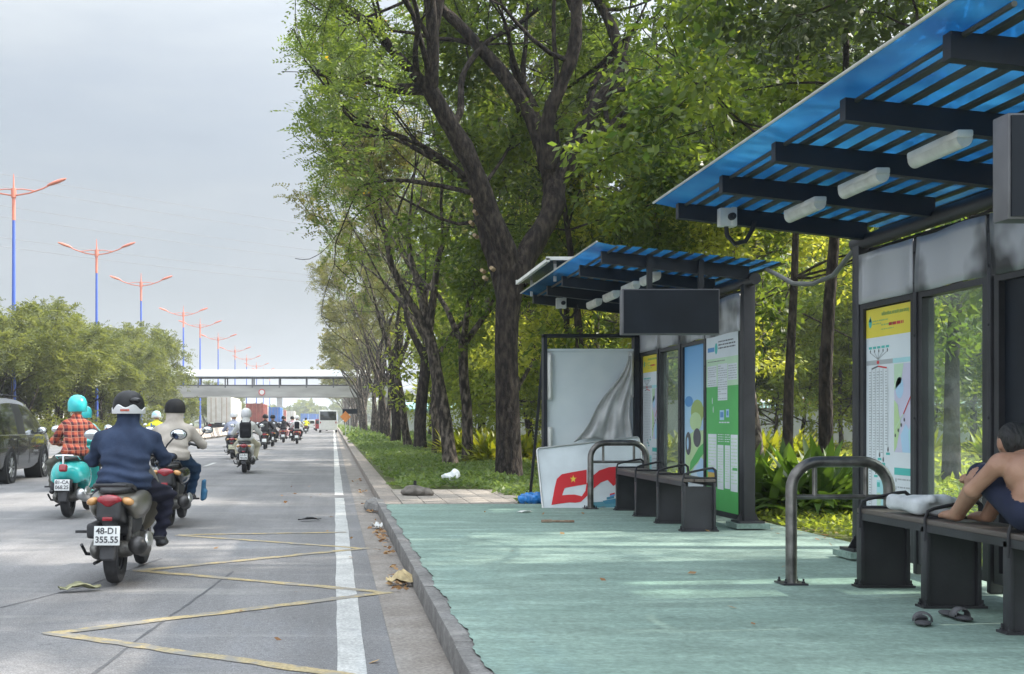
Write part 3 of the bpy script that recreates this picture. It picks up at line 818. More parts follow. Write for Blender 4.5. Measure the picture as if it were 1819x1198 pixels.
def glass_mat():
    m = bpy.data.materials.new('dusty_glass'); m.use_nodes = True; T = m.node_tree; T.nodes.clear()
    o = T.nodes.new('ShaderNodeOutputMaterial'); tr = T.nodes.new('ShaderNodeBsdfTransparent'); tr.inputs['Color'].default_value = (.86, .93, .89, 1)
    gl = T.nodes.new('ShaderNodeBsdfGlossy'); gl.inputs['Roughness'].default_value = .03
    df = T.nodes.new('ShaderNodeBsdfDiffuse'); df.inputs['Color'].default_value = (.5, .55, .5, 1)
    fr = T.nodes.new('ShaderNodeFresnel'); fr.inputs['IOR'].default_value = 1.5
    tc = T.nodes.new('ShaderNodeTexCoord'); nz = T.nodes.new('ShaderNodeTexNoise'); nz.inputs['Scale'].default_value = 2.5; nz.inputs['Detail'].default_value = 6
    mr = T.nodes.new('ShaderNodeMapRange'); mr.inputs['From Min'].default_value = .3; mr.inputs['From Max'].default_value = .7; mr.inputs['To Min'].default_value = .03; mr.inputs['To Max'].default_value = .16
    T.links.new(tc.outputs['Object'], nz.inputs['Vector']); T.links.new(nz.outputs['Fac'], mr.inputs['Value'])
    a = T.nodes.new('ShaderNodeMixShader'); b = T.nodes.new('ShaderNodeMixShader')
    T.links.new(mr.outputs['Result'], a.inputs['Fac']); T.links.new(tr.outputs[0], a.inputs[1]); T.links.new(df.outputs[0], a.inputs[2])
    ge = T.nodes.new('ShaderNodeNewGeometry'); iv = T.nodes.new('ShaderNodeMath'); iv.operation = 'SUBTRACT'; iv.inputs[0].default_value = 1; T.links.new(ge.outputs['Backfacing'], iv.inputs[1])
    fm = T.nodes.new('ShaderNodeMath'); fm.operation = 'MULTIPLY'; T.links.new(fr.outputs[0], fm.inputs[0]); T.links.new(iv.outputs[0], fm.inputs[1])
    T.links.new(fm.outputs[0], b.inputs['Fac']); T.links.new(a.outputs[0], b.inputs[1]); T.links.new(gl.outputs[0], b.inputs[2]); T.links.new(b.outputs[0], o.inputs['Surface'])
    return m
m_glass = glass_mat()

def blue_roof():
    m = bpy.data.materials.new('blue_roof_sheet'); m.use_nodes = True; T = m.node_tree; T.nodes.clear()
    o = T.nodes.new('ShaderNodeOutputMaterial')
    tc = T.nodes.new('ShaderNodeTexCoord'); nz = T.nodes.new('ShaderNodeTexNoise'); nz.inputs['Scale'].default_value = 1.8; nz.inputs['Detail'].default_value = 5
    rp = T.nodes.new('ShaderNodeValToRGB'); rp.color_ramp.elements[0].color = (.008, .08, .25, 1); rp.color_ramp.elements[1].color = (.035, .21, .42, 1)
    rp.color_ramp.elements[0].position = .35; rp.color_ramp.elements[1].position = .72
    T.links.new(tc.outputs['Object'], nz.inputs['Vector']); T.links.new(nz.outputs['Fac'], rp.inputs['Fac'])
    p = T.nodes.new('ShaderNodeBsdfPrincipled'); p.inputs['Roughness'].default_value = .25
    t = T.nodes.new('ShaderNodeBsdfTranslucent'); tp = T.nodes.new('ShaderNodeBsdfTransparent'); tp.inputs['Color'].default_value = (.02, .22, .58, 1)
    a = T.nodes.new('ShaderNodeMixShader'); a.inputs['Fac'].default_value = .5; b = T.nodes.new('ShaderNodeMixShader'); b.inputs['Fac'].default_value = .22
    T.links.new(rp.outputs['Color'], p.inputs['Base Color']); T.links.new(rp.outputs['Color'], t.inputs['Color'])
    T.links.new(p.outputs[0], a.inputs[1]); T.links.new(t.outputs[0], a.inputs[2]); T.links.new(a.outputs[0], b.inputs[1]); T.links.new(tp.outputs[0], b.inputs[2]); T.links.new(b.outputs[0], o.inputs['Surface'])
    return m
m_blue = blue_roof()
m_rib = mat('grimy_roof_rib', (.018, .024, .022), .6, 0, .35, 3, c2=(.05, .055, .045))

def flat(name, c, rough=.5, var=.04): return mat(name, c, rough, 0, var, 3)
m_pw = flat('print_white', (.74, .78, .80)); m_py = flat('print_yellow', (.80, .66, .06)); m_pk = flat('print_dark', (.10, .10, .11))
m_pg = flat('print_grey', (.42, .44, .45)); m_pt = flat('print_teal', (.08, .50, .45)); m_pc = flat('print_cyan', (.42, .72, .75)); m_pr = flat('print_red', (.62, .04, .05))
m_pgr = flat('print_green', (.10, .46, .12)); m_pgl = flat('print_pale_green', (.55, .74, .52)); m_pb = flat('print_blue', (.10, .30, .60)); m_ppu = flat('print_lilac', (.62, .60, .74)); m_plg = flat('print_leaf', (.52, .70, .36))
m_pbl = flat('print_pale_blue', (.45, .66, .84)); m_pog = flat('print_olive', (.36, .48, .14)); m_por = flat('print_orange', (.62, .42, .1))
def print_sky():
    m = bpy.data.materials.new('printed_blue_fade'); m.use_nodes = True; T = m.node_tree; B = T.nodes['Principled BSDF']; B.inputs['Roughness'].default_value = .35
    tc = T.nodes.new('ShaderNodeTexCoord'); sx = T.nodes.new('ShaderNodeSeparateXYZ'); rp = T.nodes.new('ShaderNodeValToRGB')
    mr = T.nodes.new('ShaderNodeMapRange'); mr.inputs['From Min'].default_value = .3; mr.inputs['From Max'].default_value = 2.2
    e = rp.color_ramp.elements; e[0].color = (.65, .78, .85, 1); e[1].color = (.10, .36, .70, 1); e[0].position = .15
    q = e.new(.55); q.color = (.42, .66, .85, 1)
    T.links.new(tc.outputs['Object'], sx.inputs[0]); T.links.new(sx.outputs['Z'], mr.inputs['Value']); T.links.new(mr.outputs['Result'], rp.inputs['Fac']); T.links.new(rp.outputs['Color'], B.inputs['Base Color'])
    return m
PM = [m_pw, m_py, m_pk, m_pg, m_pt, m_pc, m_pr, m_pgr, m_pgl, m_pb, m_ppu, m_plg, m_pbl, m_pog, m_por, print_sky()]
W_, Y_, K_, GR_, TE_, CY_, RD_, GN_, PG_, BL_, LI_, LF_, PB_, OL_, OR_, SK_ = range(16)

class Poster:
    """printed sheet on the shelter wall facing the road; u from its far edge to its near edge, v from the top down"""
    def __init__(s, X, ya, yb, z0, z1): s.X, s.ya, s.yb, s.z0, s.z1, s.b, s.lay = X, ya, yb, z0, z1, MB(), 0
    def P(s, u, v, l): return (s.X - .0012 * l, s.ya + (s.yb - s.ya) * u, s.z1 + (s.z0 - s.z1) * v)
    def r(s, u0, v0, u1, v1, m, l=2): s.b.quad(s.P(u0, v1, l), s.P(u1, v1, l), s.P(u1, v0, l), s.P(u0, v0, l), m)
    def poly(s, pts, m, l=2): s.b.add([s.P(u, v, l) for u, v in pts], [tuple(range(len(pts)))], m)
    def ell(s, u, v, ru, rv, m, l=2, n=16, rot=0):
        s.poly([(u + ru * math.cos(a) * math.cos(rot) - ru * math.sin(a) * math.sin(rot), v + rv * math.cos(a) * math.sin(rot) + rv * math.sin(a) * math.cos(rot)) for a in [2 * math.pi * i / n for i in range(n)]], m, l)
    def line(s, a, b, w, m, l=3):
        A, B = Vector(s.P(*a, l)), Vector(s.P(*b, l)); d = (B - A).normalized(); n = Vector((1, 0, 0)).cross(d) * w / 2
        s.b.add([A - n, B - n, B + n, A + n], [(0, 1, 2, 3)], m)
    def text_lines(s, u0, u1, v0, v1, n, m, l=3, seed=1, h=.35):
        q = random.Random(seed); dv = (v1 - v0) / n
        for i in range(n):
            u = u0
            while u < u1 - .01:
                w = min(q.uniform(.02, .09), u1 - u); s.r(u, v0 + dv * i, u + w, v0 + dv * (i + h), m, l); u += w + .012
                if q.random() < .06: break
    def done(s, parent, name='poster'): return s.b.build(name, PM, parent, None)
    def text(s, txt, u, v, size, m, parent, sx=1):
        p = Vector(s.P(u, v, 4)); return lettering(txt, size, m, Matrix.Translation(p) @ Matrix.Rotation(R(-90), 4, 'Z'), parent, sx)

def route_poster(X, ya, yb, parent):
    p = Poster(X, ya, yb, .36, 2.16)
    p.r(0, 0, 1, 1, W_, 1); p.r(0, 0, 1, .125, Y_)
    p.ell(.10, .06, .035, .022, TE_, 3); p.poly([(.075, .055), (.10, .028), (.125, .055)], TE_, 3)
    p.text_lines(.15, .34, .052, .078, 2, OL_, seed=2)
    p.text_lines(.34, .5, .052, .068, 1, OL_, seed=6); p.text_lines(.34, .62, .072, .09, 1, OL_, seed=3); p.text_lines(.34, .6, .092, .104, 1, OL_, seed=4)
    p.text_lines(.5, .8, .07, .088, 1, RD_, seed=5, h=.7)
    for i in range(5):
        u = .1 + .092 * i; p.r(u - .035, .165, u + .035, .175, TE_); p.ell(u, .186, .012, .008, K_); p.line((u, .19), (.27, .222), .008, GR_)
    p.r(0, .225, .58, .245, GR_); p.ell(.27, .235, .028, .008, RD_, 3); p.r(.58, .225, 1, .245, CY_)
    p.line((.13, .262), (.27, .252), .012, K_); p.line((.27, .252), (.46, .262), .012, RD_)
    for j, (u, v) in enumerate([(.13, .93), (.22, .71), (.30, .635), (.38, .655), (.48, .61)]):
        p.line((u, .262), (u, v), .006, GR_); q = random.Random(j)
        vv = .275
        while vv < v - .02: p.r(u - .055, vv, u - .055 + q.uniform(.03, .048), vv + .004, GR_, 3); vv += .012
        if j: p.ell(u, v, .016, .011, K_); p.r(u - .04, v + .014, u + .04, v + .024, TE_)
    p.r(.61, .25, 1, .62, LI_)
    p.ell(.72, .35, .08, .045, PB_, 3); p.poly([(.61, .4), (.68, .42), (.74, .5), (.66, .6), (.61, .62)], LF_, 3); p.poly([(.78, .62), (.74, .55), (.84, .5), (1, .56), (1, .62)], PB_, 3)
    p.poly([(.93, .62), (.9, .54), (1, .45), (1, .62)], CY_, 4); p.line((.64, .52), (.8, .46), .01, PG_, 4); p.line((.8, .46), (1, .36), .012, RD_, 4); p.poly([(.61, .25), (.8, .25), (.75, .33), (.61, .36)], OR_ if False else PG_, 3)
    for i in range(4): p.ell(.64 + .06 * i, .55 - .022 * i, .014, .008, K_, 5)
    p.r(.61, .685, 1, .715, TE_)
    for i in range(6): p.ell(.645, .737 + .033 * i, .014, .009, GR_); p.text_lines(.68, 1, .73 + .033 * i, .742 + .033 * i, 1, GR_, seed=20 + i, h=.5)
    p.r(.24, .745, .57, .895, CY_); p.text_lines(.38, .55, .76, .83, 4, TE_, seed=9); p.r(.25, .8, .33, .88, PG_, 3); p.r(.25, .755, .31, .775, TE_, 3)
    p.r(.10, .94, .25, .962, TE_)
    o = p.done(parent); p.text('ĐIỂM DỪNG XE BUÝT (BUS STOP)', .63, .03, .030, m_pog, o, .95)
    return o
def green_poster(X, ya, yb, parent):
    p = Poster(X, ya, yb, .30, 2.24)
    p.r(0, 0, 1, 1, GN_, 1); p.r(0, 0, 1, .30, PG_); p.r(0, 0, 1, .14, W_, 3)
    p.r(.05, .075, .27, .10, BL_, 4); p.ell(.33, .085, .045, .032, TE_, 4); p.text_lines(.4, .92, .045, .10, 3, K_, seed=31, h=.4, l=4); p.text_lines(.05, .6, .155, .165, 1, K_, seed=30, l=4)
    for (u0, v0, u1, v1, n) in [(.04, .18, .34, .30, 9), (.38, .175, .68, .38, 15), (.7, .18, .97, .27, 6)]:
        p.r(u0, v0, u1, v1, W_, 3); p.text_lines(u0 + .01, u1 - .01, v0 + .01, v1, n, GR_, 4, seed=n)
    p.ell(.2, .38, .012, .02, W_, 3); p.ell(.23, .43, .012, .02, W_, 3)
    p.r(.44, .435, .58, .49, PB_, 3); p.r(.64, .43, .73, .475, PB_, 3); p.r(.46, .445, .56, .475, BL_, 4); p.r(.66, .44, .71, .465, BL_, 4); p.text_lines(.42, .76, .50, .52, 1, W_, 3, seed=33)
    for (u0, v0, u1, v1) in [(.06, .57, .34, .87), (.37, .63, .56, .88), (.60, .63, .76, .87), (.78, .57, .99, .88)]:
        p.r(u0, v0, u1, v1, W_, 3); p.text_lines(u0 + .02, u1 - .02, v0 + .02, v1 - .03, 14, PG_, 4, seed=int(u0 * 100))
    p.text_lines(.38, .56, .57, .62, 4, W_, 3, seed=35); p.text_lines(.6, .76, .57, .62, 4, W_, 3, seed=36)
    p.r(.06, .77, .32, .79, BL_, 5); p.r(.06, .79, .32, .83, OR_, 5); p.r(.84, .75, .98, .765, GN_, 5)
    return p.done(parent)
def blue_poster(X, ya, yb, parent):
    p = Poster(X, ya, yb, .34, 2.2)
    p.r(0, 0, 1, 1, SK_, 1); p.ell(.22, .37, .2, .035, BL_, 2, rot=.9); p.ell(.62, .44, .3, .08, OL_, 2); p.ell(.55, .50, .28, .06, LF_, 3, rot=.3)
    p.poly([(.05, .60), (.45, .56), (1, .55), (1, .72), (.5, .78), (.1, .9), (.05, .78)], LF_, 2); p.poly([(.3, .76), (.7, .66), (1, .62), (1, .68), (.6, .76), (.25, .82)], GN_, 3)
    p.ell(.2, .64, .14, .075, K_, 4); p.ell(.62, .6, .18, .06, K_, 4); p.ell(.18, .64, .05, .04, PB_, 5); p.poly([(.55, .8), (.8, .72), (1, .74), (1, .83), (.7, .86)], PB_, 4)
    p.poly([(0, .98), (.2, .9), (.6, .86), (1, .88), (1, 1), (0, 1)], W_, 3); p.r(.75, .845, 1, .855, OR_, 5); p.text_lines(.2, .9, .925, .95, 2, PB_, 4, seed=41)
    return p.done(parent)

XW, ROOF0, ROOF1 = 4.26, 2.62, 4.46
def zroof(x): return 3.03 - .105 * (x - 2.68)
def shelter(label, Y0, near):
    root = thing('bus_shelter', label, 'bus shelter', (0, Y0, 0))
    # corrugated roof: ribs run along the kerb
    b = MB(); prof = []; x = 2.80
    while x < 4.42:
        prof += [(x, 0, 0), (x + .096, 0, 0), (x + .102, -.012, 1), (x + .146, -.012, 1)]; x += .152
    prof = [(p[0], zroof(p[0]) + p[1], p[2]) for p in prof]
    ys = [0, .9, 1.8, 2.7, 3.6, 4.72]
    for i in range(len(prof) - 1):
        a, c = prof[i], prof[i + 1]; mi = 0 if (a[2] == 0 and c[2] == 0) else 1
        for y0, y1 in zip(ys, ys[1:]):
            b.quad((a[0], y0, a[1]), (c[0], y0, c[1]), (c[0], y1, c[1]), (a[0], y1, a[1]), mi)
    b.build('roof_sheet', [m_blue, m_rib], root, None)
    b = MB(); z = zroof(2.62)
    b.add([(2.60, 0, z + .012), (2.80, 0, zroof(2.8) - .012), (2.80, 4.74, zroof(2.8) - .012), (2.60, 4.74, z + .012)], [(0, 1, 2, 3)], 0)
    b.tube([(2.60, -.004, z + .014), (2.60, 4.744, z + .014)], .009, 6, 1); b.tube([(2.80, .0, zroof(2.8) - .022), (2.80, 4.74, zroof(2.8) - .022)], .014, 6, 2)
    b.build('roof_flashing', [m_blue, m_alu, m_rib], root)
    for y in (4.56, 3.50, 2.50, 1.50, .42):
        b = MB(); x0, x1 = 2.74, 4.24; t0, t1 = zroof(x0) - .012, zroof(x1) - .012
        b.prism([(x0, t0), (x1, t1), (x1, t1 - .135), (x0, t0 - .12)], y - .035, y + .035, 'y'); b.build('rafter', m_steel2, root)
    for x in ():
        b = MB(); b.box((x, 2.4, zroof(x) - .03), (.03, 4.3, .03)); b.build('purlin', m_steel2, root) if False else None
    b = MB(); b.tube([(4.27, .3, 2.72), (4.27, 4.8, 2.72)], .06, 14); b.build('top_pipe', m_steel, root)
    for y in (.55, 4.70):
        b = MB(); b.box((XW + .02, y, 1.44), (.12, .12, 2.55), 0, None, .012); pt = b.build('post', m_steel, root)
        b = MB(); b.box((XW + .02, y, PL + .045), (.34, .34, .05)); b.build('footing', m_plat, pt)
        b = MB(); b.box((XW + .02, y, PL + .082), (.26, .26, .022))
        for s in (-1, 1): b.prism([(XW + .02 + s * .06, PL + .09), (XW + .02 + s * .12, PL + .09), (XW + .02 + s * .06, PL + .2)], y - .006, y + .006, 'y')
        b.build('base_plate', m_steel, pt)
    for y in (3.72, 2.75, 1.76):
        b = MB(); b.box((XW - .005, y, 1.38), (.075, .045, 2.42), 0, None, .006); b.box((XW + .055, y + .012, 1.38), (.05, .055, 2.42), 0, None, .006)
        for z in (2.5, 2.28, 1.9, 1.3, .7): b.lathe((XW - .05, y, z), [(.001, 0), (.011, .002), (.011, .012)], 'x', 8)
        b.build('mullion', m_steel, root)
    bays = [(3.75, 4.63), (2.79, 3.69), (1.80, 2.71), (.62, 1.72)]
    for i, (y0, y1) in enumerate(bays):
        # dented header plate
        nx = 14; V, Q = [], []
        for j in range(nx + 1):
            for k2 in range(8):
                u, v = j / nx, k2 / 7
                V.append((XW - .045 + .010 * math.sin(3.1 * u + i * 2) * math.sin(3.1 * v + i) + .006 * math.sin(9 * u + i), y0 + (y1 - y0) * u, 2.215 + .395 * v + (.006 if i else 0) * math.sin(6 * u)))
                if j and k2: o = j * 8 + k2; Q.append((o - 9, o - 8, o, o - 1))
        hp = link('header_plate', mesh_from('header_plate', V, Q, m_head, smooth=True), root)
        md = hp.modifiers.new('thick', 'SOLIDIFY'); md.thickness = .012
        b = MB()
        for (a, c) in (((y0, .24), (y1, .31)), ((y0, 2.17), (y1, 2.215)), ((y0, .31), (y0 + .055, 2.17)), ((y1 - .055, .31), (y1, 2.17))):
            b.span((XW - .03, a[0], a[1]), (XW + .06, c[0], c[1]))
        b.build('panel_frame', m_steel, root)
        if i == 1:
            b = MB(); b.span((XW + .01, y0 + .05, .30), (XW + .018, y1 - .05, 2.18)); b.build('glass_pane', m_glass, root)
        elif near and i == 2:
            b = MB(); b.span((XW + .01, y0 + .05, .30), (XW + .03, y1 - .05, 2.18)); b.build('dark_panel', m_sign, root)
        else:
            b = MB(); b.span((XW + .012, y0 + .05, .30), (XW + .03, y1 - .05, 2.18)); b.build('backing_panel', m_steel, root)
            [route_poster, None, blue_poster, green_poster][i](XW - (.004 if i < 3 else .034), y1 - (.05 if i < 3 else .0), y0 + (.05 if i < 3 else .05), root)
    for y0 in (3.25, 2.32, 1.38) + ((.56,) if not near else ()):
        zt = zroof(3.35) - .085; b = MB()
        b.box((3.36, y0 + .32, zt - .065), (.088, .56, .042), 0, None, .012); b.build_ = None
        fx = b.build('light_fitting', m_white_p, root)
        b = MB(); pr = [(3.36 + .043 * math.cos(a), zt - .085 + .052 * math.sin(a)) for a in [math.pi + math.pi * t / 10 for t in range(11)]]
        b.prism(pr, y0 + .05, y0 + .59, 'y', 0, True); b.build('diffuser', m_fit, fx)
    # small camera housing with its hose
    b = MB(); b.box((3.09, 4.47, 2.885), (.10, .08, .145), 0, None, .01); b.box((3.15, 4.47, 2.885), (.045, .1, .15), 0, None, .008)
    cb = b.build('camera_housing', m_white_p, root)
    b = MB(); b.lathe((3.13, 4.42, 2.885), [(.001, -.03), (.026, -.03), (.03, -.005), (.03, .02)], 'y', 14); b.build('lens', m_black, cb)
    b = MB(); b.tube([(3.10, 4.47, 2.82), (3.11, 4.47, 2.74), (3.17, 4.48, 2.68), (3.26, 4.49, 2.70), (3.31, 4.5, 2.78), (3.34, 4.5, 2.86)], .018, 8); b.build('hose', m_black, cb)
    # hanging sign box
    b = MB(); b.box((3.40, .30, 2.38), (.98, .12, .46), 0, None, .008); sg = b.build('sign_box', m_signf, root)
    b = MB(); b.box((3.40, .236, 2.38), (.955, .012, .435)); b.build('sign_face', m_sign, sg)
    for x in (3.20, 3.72):
        b = MB(); b.span((x - .025, .28, 2.61), (x + .025, .33, zroof(x) - .01)); b.build('hanger', m_steel2, sg)
    b = MB(); q = random.Random(5)
    for k in range(4):
        b.tube([(4.30 + .02 * k, .7 + 1.0 * j + q.uniform(-.1, .1), 2.62 + q.uniform(-.05, .05)) for j in range(5)], .012, 6)
    b.build('cable_bundle', m_black, root)
    return root
shelter('near bus shelter with blue corrugated roof, cut off by the right edge', 4.86, True)
shelter('far bus shelter with blue roof, green poster and dark hanging sign box facing the camera', 11.66, False)

def bench(label, ys, Y0):
    root = thing('bench', label, 'bench', (3.69, Y0, PL + .006), 0, 'benches of the bus shelters'); X0, X1 = -.165, .165
    b = MB()
    for k in range(3): b.box((-.11 + .11 * k, (ys[0] + ys[-1]) / 2, .512), (.102, ys[-1] - ys[0] + .07, .03), 0, None, .005)
    b.build('seat', m_seat, root)
    b = MB(); b.box((-.15, (ys[0] + ys[-1]) / 2, .475), (.03, ys[-1] - ys[0], .045)); b.box((.15, (ys[0] + ys[-1]) / 2, .475), (.03, ys[-1] - ys[0], .045)); b.build('seat_frame', m_steel, root)
    for y in ys:
        b = MB(); b.box((0, y, .232), (.30, .014, .44)); b.box((-.153, y, .245), (.024, .07, .48), 0, None, .004); b.box((.153, y, .245), (.024, .07, .48), 0, None, .004); s = b.build('support_panel', m_steel, root)
        b = MB(); b.box((0, y, .008), (.38, .11, .014))
        for sx in (-.17, .17):
            for sy in (-.035, .035): b.lathe((sx, y + sy, .014), [(.012, 0), (.012, .012), (.006, .013), (.006, .035), (.001, .036)], 'z', 6)
        b.build('base_plate', m_steel, s)
        b = MB(); b.tube([(-.165, y - .02, .40), (-.165, y - .02, .53), (-.15, y - .02, .575), (-.11, y - .02, .592), (.08, y - .02, .632), (.135, y - .02, .638), (.163, y - .02, .615), (.168, y - .02, .56), (.165, y - .02, .45)], .015, 8, flat=.6)
        b.tube([(-.15, y - .02, .538), (.16, y - .02, .538)], .010, 6); b.build('armrest', m_steel, root)
    return root
bench('grey plank bench in the near shelter with a bare-chested person on it', [5.32, 6.19, 7.06, 7.93], 0)
bench('empty grey plank bench in the far shelter', [11.94, 12.87, 13.80, 14.73], 0)

def rail(label, x0, x1, Y):
    root = thing('steel_rail', label, 'rail', (x0, Y, PL + .006), 0, 'bent steel rails beside the benches'); w = x1 - x0; h, r = .835, .19
    P = [(0, 0, 0), (0, 0, h - r)] + [(r - r * math.cos(a), 0, h - r + r * math.sin(a)) for a in [math.pi / 2 * t / 8 for t in range(1, 9)]] + [(w - r + r * math.sin(a), 0, h - r + r * math.cos(a)) for a in [math.pi / 2 * t / 8 for t in range(9)]] + [(w, 0, 0)]
    b = MB(); b.tube(P, .038, 14); b.build('hoop', m_stain, root)
    b = MB(); b.tube([(.02, 0, .595), (w - .02, 0, .595)], .017, 10); b.build('crossbar', m_stain, root)
    for x in (.16, w - .16): b = MB(); b.tube([(x, 0, .6), (x, 0, h - .03)], .016, 10); b.build('upright', m_stain, root)
    for x in (0, w):
        b = MB(); b.box((x, 0, .006), (.17, .17, .012))
        for sx in (-.06, .06):
            for sy in (-.06, .06): b.lathe((x + sx, sy, .012), [(.012, 0), (.012, .012), (.007, .013), (.007, .03), (.001, .031)], 'z', 6)
        b.build('base_plate', m_steel, root)
rail('bent stainless steel rail at the end of the near bench, closest to the camera', 3.13, 3.80, 8.08)
rail('bent stainless steel rail in front of the fallen red and white cover panel', 3.26, 3.97, 14.98)

# hose hanging between the two shelters
b = MB(); b.tube([(4.30, 11.72, 2.78), (4.33, 11.6, 2.73), (4.36, 11.2, 2.58), (4.38, 10.8, 2.53), (4.36, 10.3, 2.55), (4.32, 9.9, 2.66), (4.30, 9.6, 2.76), (4.29, 9.5, 2.80)], .022, 8)
tag(b.build('cable_hose', mat('grey_hose', (.10, .105, .10), .6)), 'grey hose sagging between the roofs of the two bus shelters', 'hose')
# solar panel on the far roof
root = thing('solar_panel', 'thin white-framed solar panel on top of the far shelter roof', 'solar panel', (2.62, 14.2, 3.07))
b = MB(); b.box((.45, .95, .13), (1.05, 2.3, .012), 0, (0, R(-2), 0)); b.build('cell_sheet', mat('solar_cells', (.05, .055, .065), .25, 0, .1), root)
b = MB()
for (x, y, dx, dy) in ((-.08, .95, .04, 2.36), (.98, .95, .04, 2.36), (.45, -.21, 1.1, .04), (.45, 2.11, 1.1, .04)): b.box((x, y, .132 + .035 * (x - .45)), (dx, dy, .04))
b.build('frame', m_white_p, root)
b = MB()
for x, y in ((.05, .1), (.85, .1), (.05, 1.8), (.85, 1.8)): b.span((x, y, -.10), (x + .03, y + .03, .12))
b.build('bracket', m_alu, root)

# stripped light box at the end of the far shelter, with its fallen cover
YL = 16.35
m_board = mat('light_box_sheet', (.60, .66, .68), .5, 0, .1, 2.5, c2=(.68, .73, .74))
root = thing('light_box', 'stripped advertising light box with torn grey plastic, standing at the end of the far shelter', 'light box', (0, 0, 0))
b = MB(); b.box((2.92, YL, 1.31), (.05, .16, 2.3)); b.box((4.18, YL, 1.31), (.07, .16, 2.3)); b.box((3.55, YL, 2.455), (1.31, .16, .045)); b.build('frame', m_steel2, root)
b = MB(); b.span((2.945, YL - .01, .3), (4.145, YL + .01, 2.25)); b.box((3.55, YL - .015, 2.26), (1.22, .05, .03)); b.build('back_sheet', m_board, root)
for (x, z0, z1) in ((2.985, 1.57, 2.22), (4.10, 1.60, 2.24), (2.985, .90, 1.20)):
    b = MB(); b.box((x, YL - .05, (z0 + z1) / 2), (.07, .06, z1 - z0), 0, None, .008); t = b.build('tube_tray', m_alu, root)
    b = MB(); b.tube([(x, YL - .09, z0 + .03), (x, YL - .09, z1 - .03)], .014, 10); b.build('light_tube', m_white_p, t)
V, Q = [], []; n = 26
for i in range(n + 1):
    for j in range(n + 1):
        u, v = i / n, j / n                       # v down, u from the torn edge to the right edge
        xl = 4.06 - .78 * v ** 1.15 + .03 * math.sin(9 * v); xr = 4.10 + .03 * math.sin(7 * v); x = xl + (xr - xl) * u; z = 2.17 - 1.18 * v + .05 * math.sin(5 * u) * v
        yy = YL - .10 - .035 * math.sin(17 * u + 3 * v) * (.25 + v) - .02 * math.sin(31 * u - 6 * v) * v - .05 * (1 - u) * v
        V.append((x, yy, z))
        if i and j: o = i * (n + 1) + j; Q.append((o - n - 2, o - 1, o, o - n - 1))
ps = link('plastic_sheet', mesh_from('plastic_sheet', V, Q, mat('grey_plastic_film', (.50, .50, .49), .3, 0, .12, 6), smooth=True), root)
ps.modifiers.new('thick', 'SOLIDIFY').thickness = .004
b = MB(); b.tube([(2.92, YL, 2.44), (2.91, 16.8, 1.4), (2.90, 17.4, .2)], .022, 8); b.tube([(2.90, 17.4, .19), (3.0, YL + .1, .22)], .018, 8); b.build('strut', m_steel2, root)

def onp(x, y, off=0):
    Yp = 15.12 + .32 * (905 - y) / 130; return Vector(at(x, y, Yp)) + Vector((0, -off, -.04 * off))
root = thing('cover_panel', 'fallen white light box cover with red flag lettering, leaning against its frame', 'panel', (0, 0, 0))
def rnd(pts, r=7, n=5):
    out = []
    for i, p in enumerate(pts):
        a, c = Vector(pts[i - 1]), Vector(pts[(i + 1) % len(pts)]); p = Vector(p)
        u, w = p + (a - p).normalized() * r, p + (c - p).normalized() * r
        for k in range(n + 1): t = k / n; out.append(tuple(u * (1 - t) ** 2 + p * 2 * t * (1 - t) + w * t * t))
    return out
out = rnd([(953, 797), (1050, 786), (1134, 776), (1152, 900), (1060, 905), (964, 906)], 6)
k = len(out); b = MB(); A = [onp(*p) for p in out]; Bk = [onp(*p) + Vector((0, .05, 0)) for p in out]
b.add(A + Bk, [tuple(range(k)), tuple(reversed(range(k, 2 * k)))] + [(i, i + k, (i + 1) % k + k, (i + 1) % k) for i in range(k)]); b.build('board', mat('cover_white', (.66, .70, .72), .4, 0, .1, 3), root)
b = MB(); b.tube([onp(*p, .012) for p in out + [out[0]]], .012, 6); b.build('rim', m_alu, root)
z = lambda pts: [(900 + x / 3.525, 580 + y / 3.525) for x, y in pts]
def art(name, pts, m, off): b2 = MB(); pp = [onp(*p, off) for p in pts]; b2.add(pp, [tuple(range(len(pp)))]); return b2
m_red = flat('flag_red', (.62, .022, .03), .4)
b = MB()
def strip(up, dn):
    for (a, c, d, e) in zip(up, up[1:], dn[1:], dn): q = [onp(*p, .006) for p in z([a, c, d, e])]; b.add(q, [(0, 1, 2, 3)])
strip([(280, 1118), (300, 1010), (314, 955), (345, 926), (400, 915), (450, 906), (500, 898)], [(330, 1108), (345, 1062), (362, 1014), (372, 1010), (410, 1003), (450, 996), (500, 988)])
strip([(300, 1085), (345, 1058), (385, 1054), (425, 1053), (470, 1064), (492, 1030), (500, 985), (527, 945), (580, 902), (640, 882), (690, 878), (728, 890)], [(282, 1118), (330, 1110), (390, 1102), (430, 1104), (465, 1098), (500, 1064), (520, 1042), (550, 1010), (590, 977), (632, 962), (668, 1000), (728, 950)])
b.build('red_flag_print', m_red, root, None)
b = MB(); star = [(416 + (22 if i % 2 == 0 else 9) * math.sin(math.pi * i / 5), 956 - (26 if i % 2 == 0 else 10) * math.cos(math.pi * i / 5)) for i in range(10)]
c0 = onp(*z([(416, 956)])[0], .010); S = [onp(*p, .010) for p in z(star)]; b.add([c0] + S, [(0, 1 + i, 1 + (i + 1) % 10) for i in range(10)]); b.build('gold_star_print', flat('star_gold', (.75, .52, .05)), root, None)
b = MB()
for pts in ([(527, 1102), (620, 1096), (728, 1086), (728, 1134), (527, 1134)],): b.add([onp(*p, .006) for p in z(pts)], [tuple(range(len(pts)))], 0)
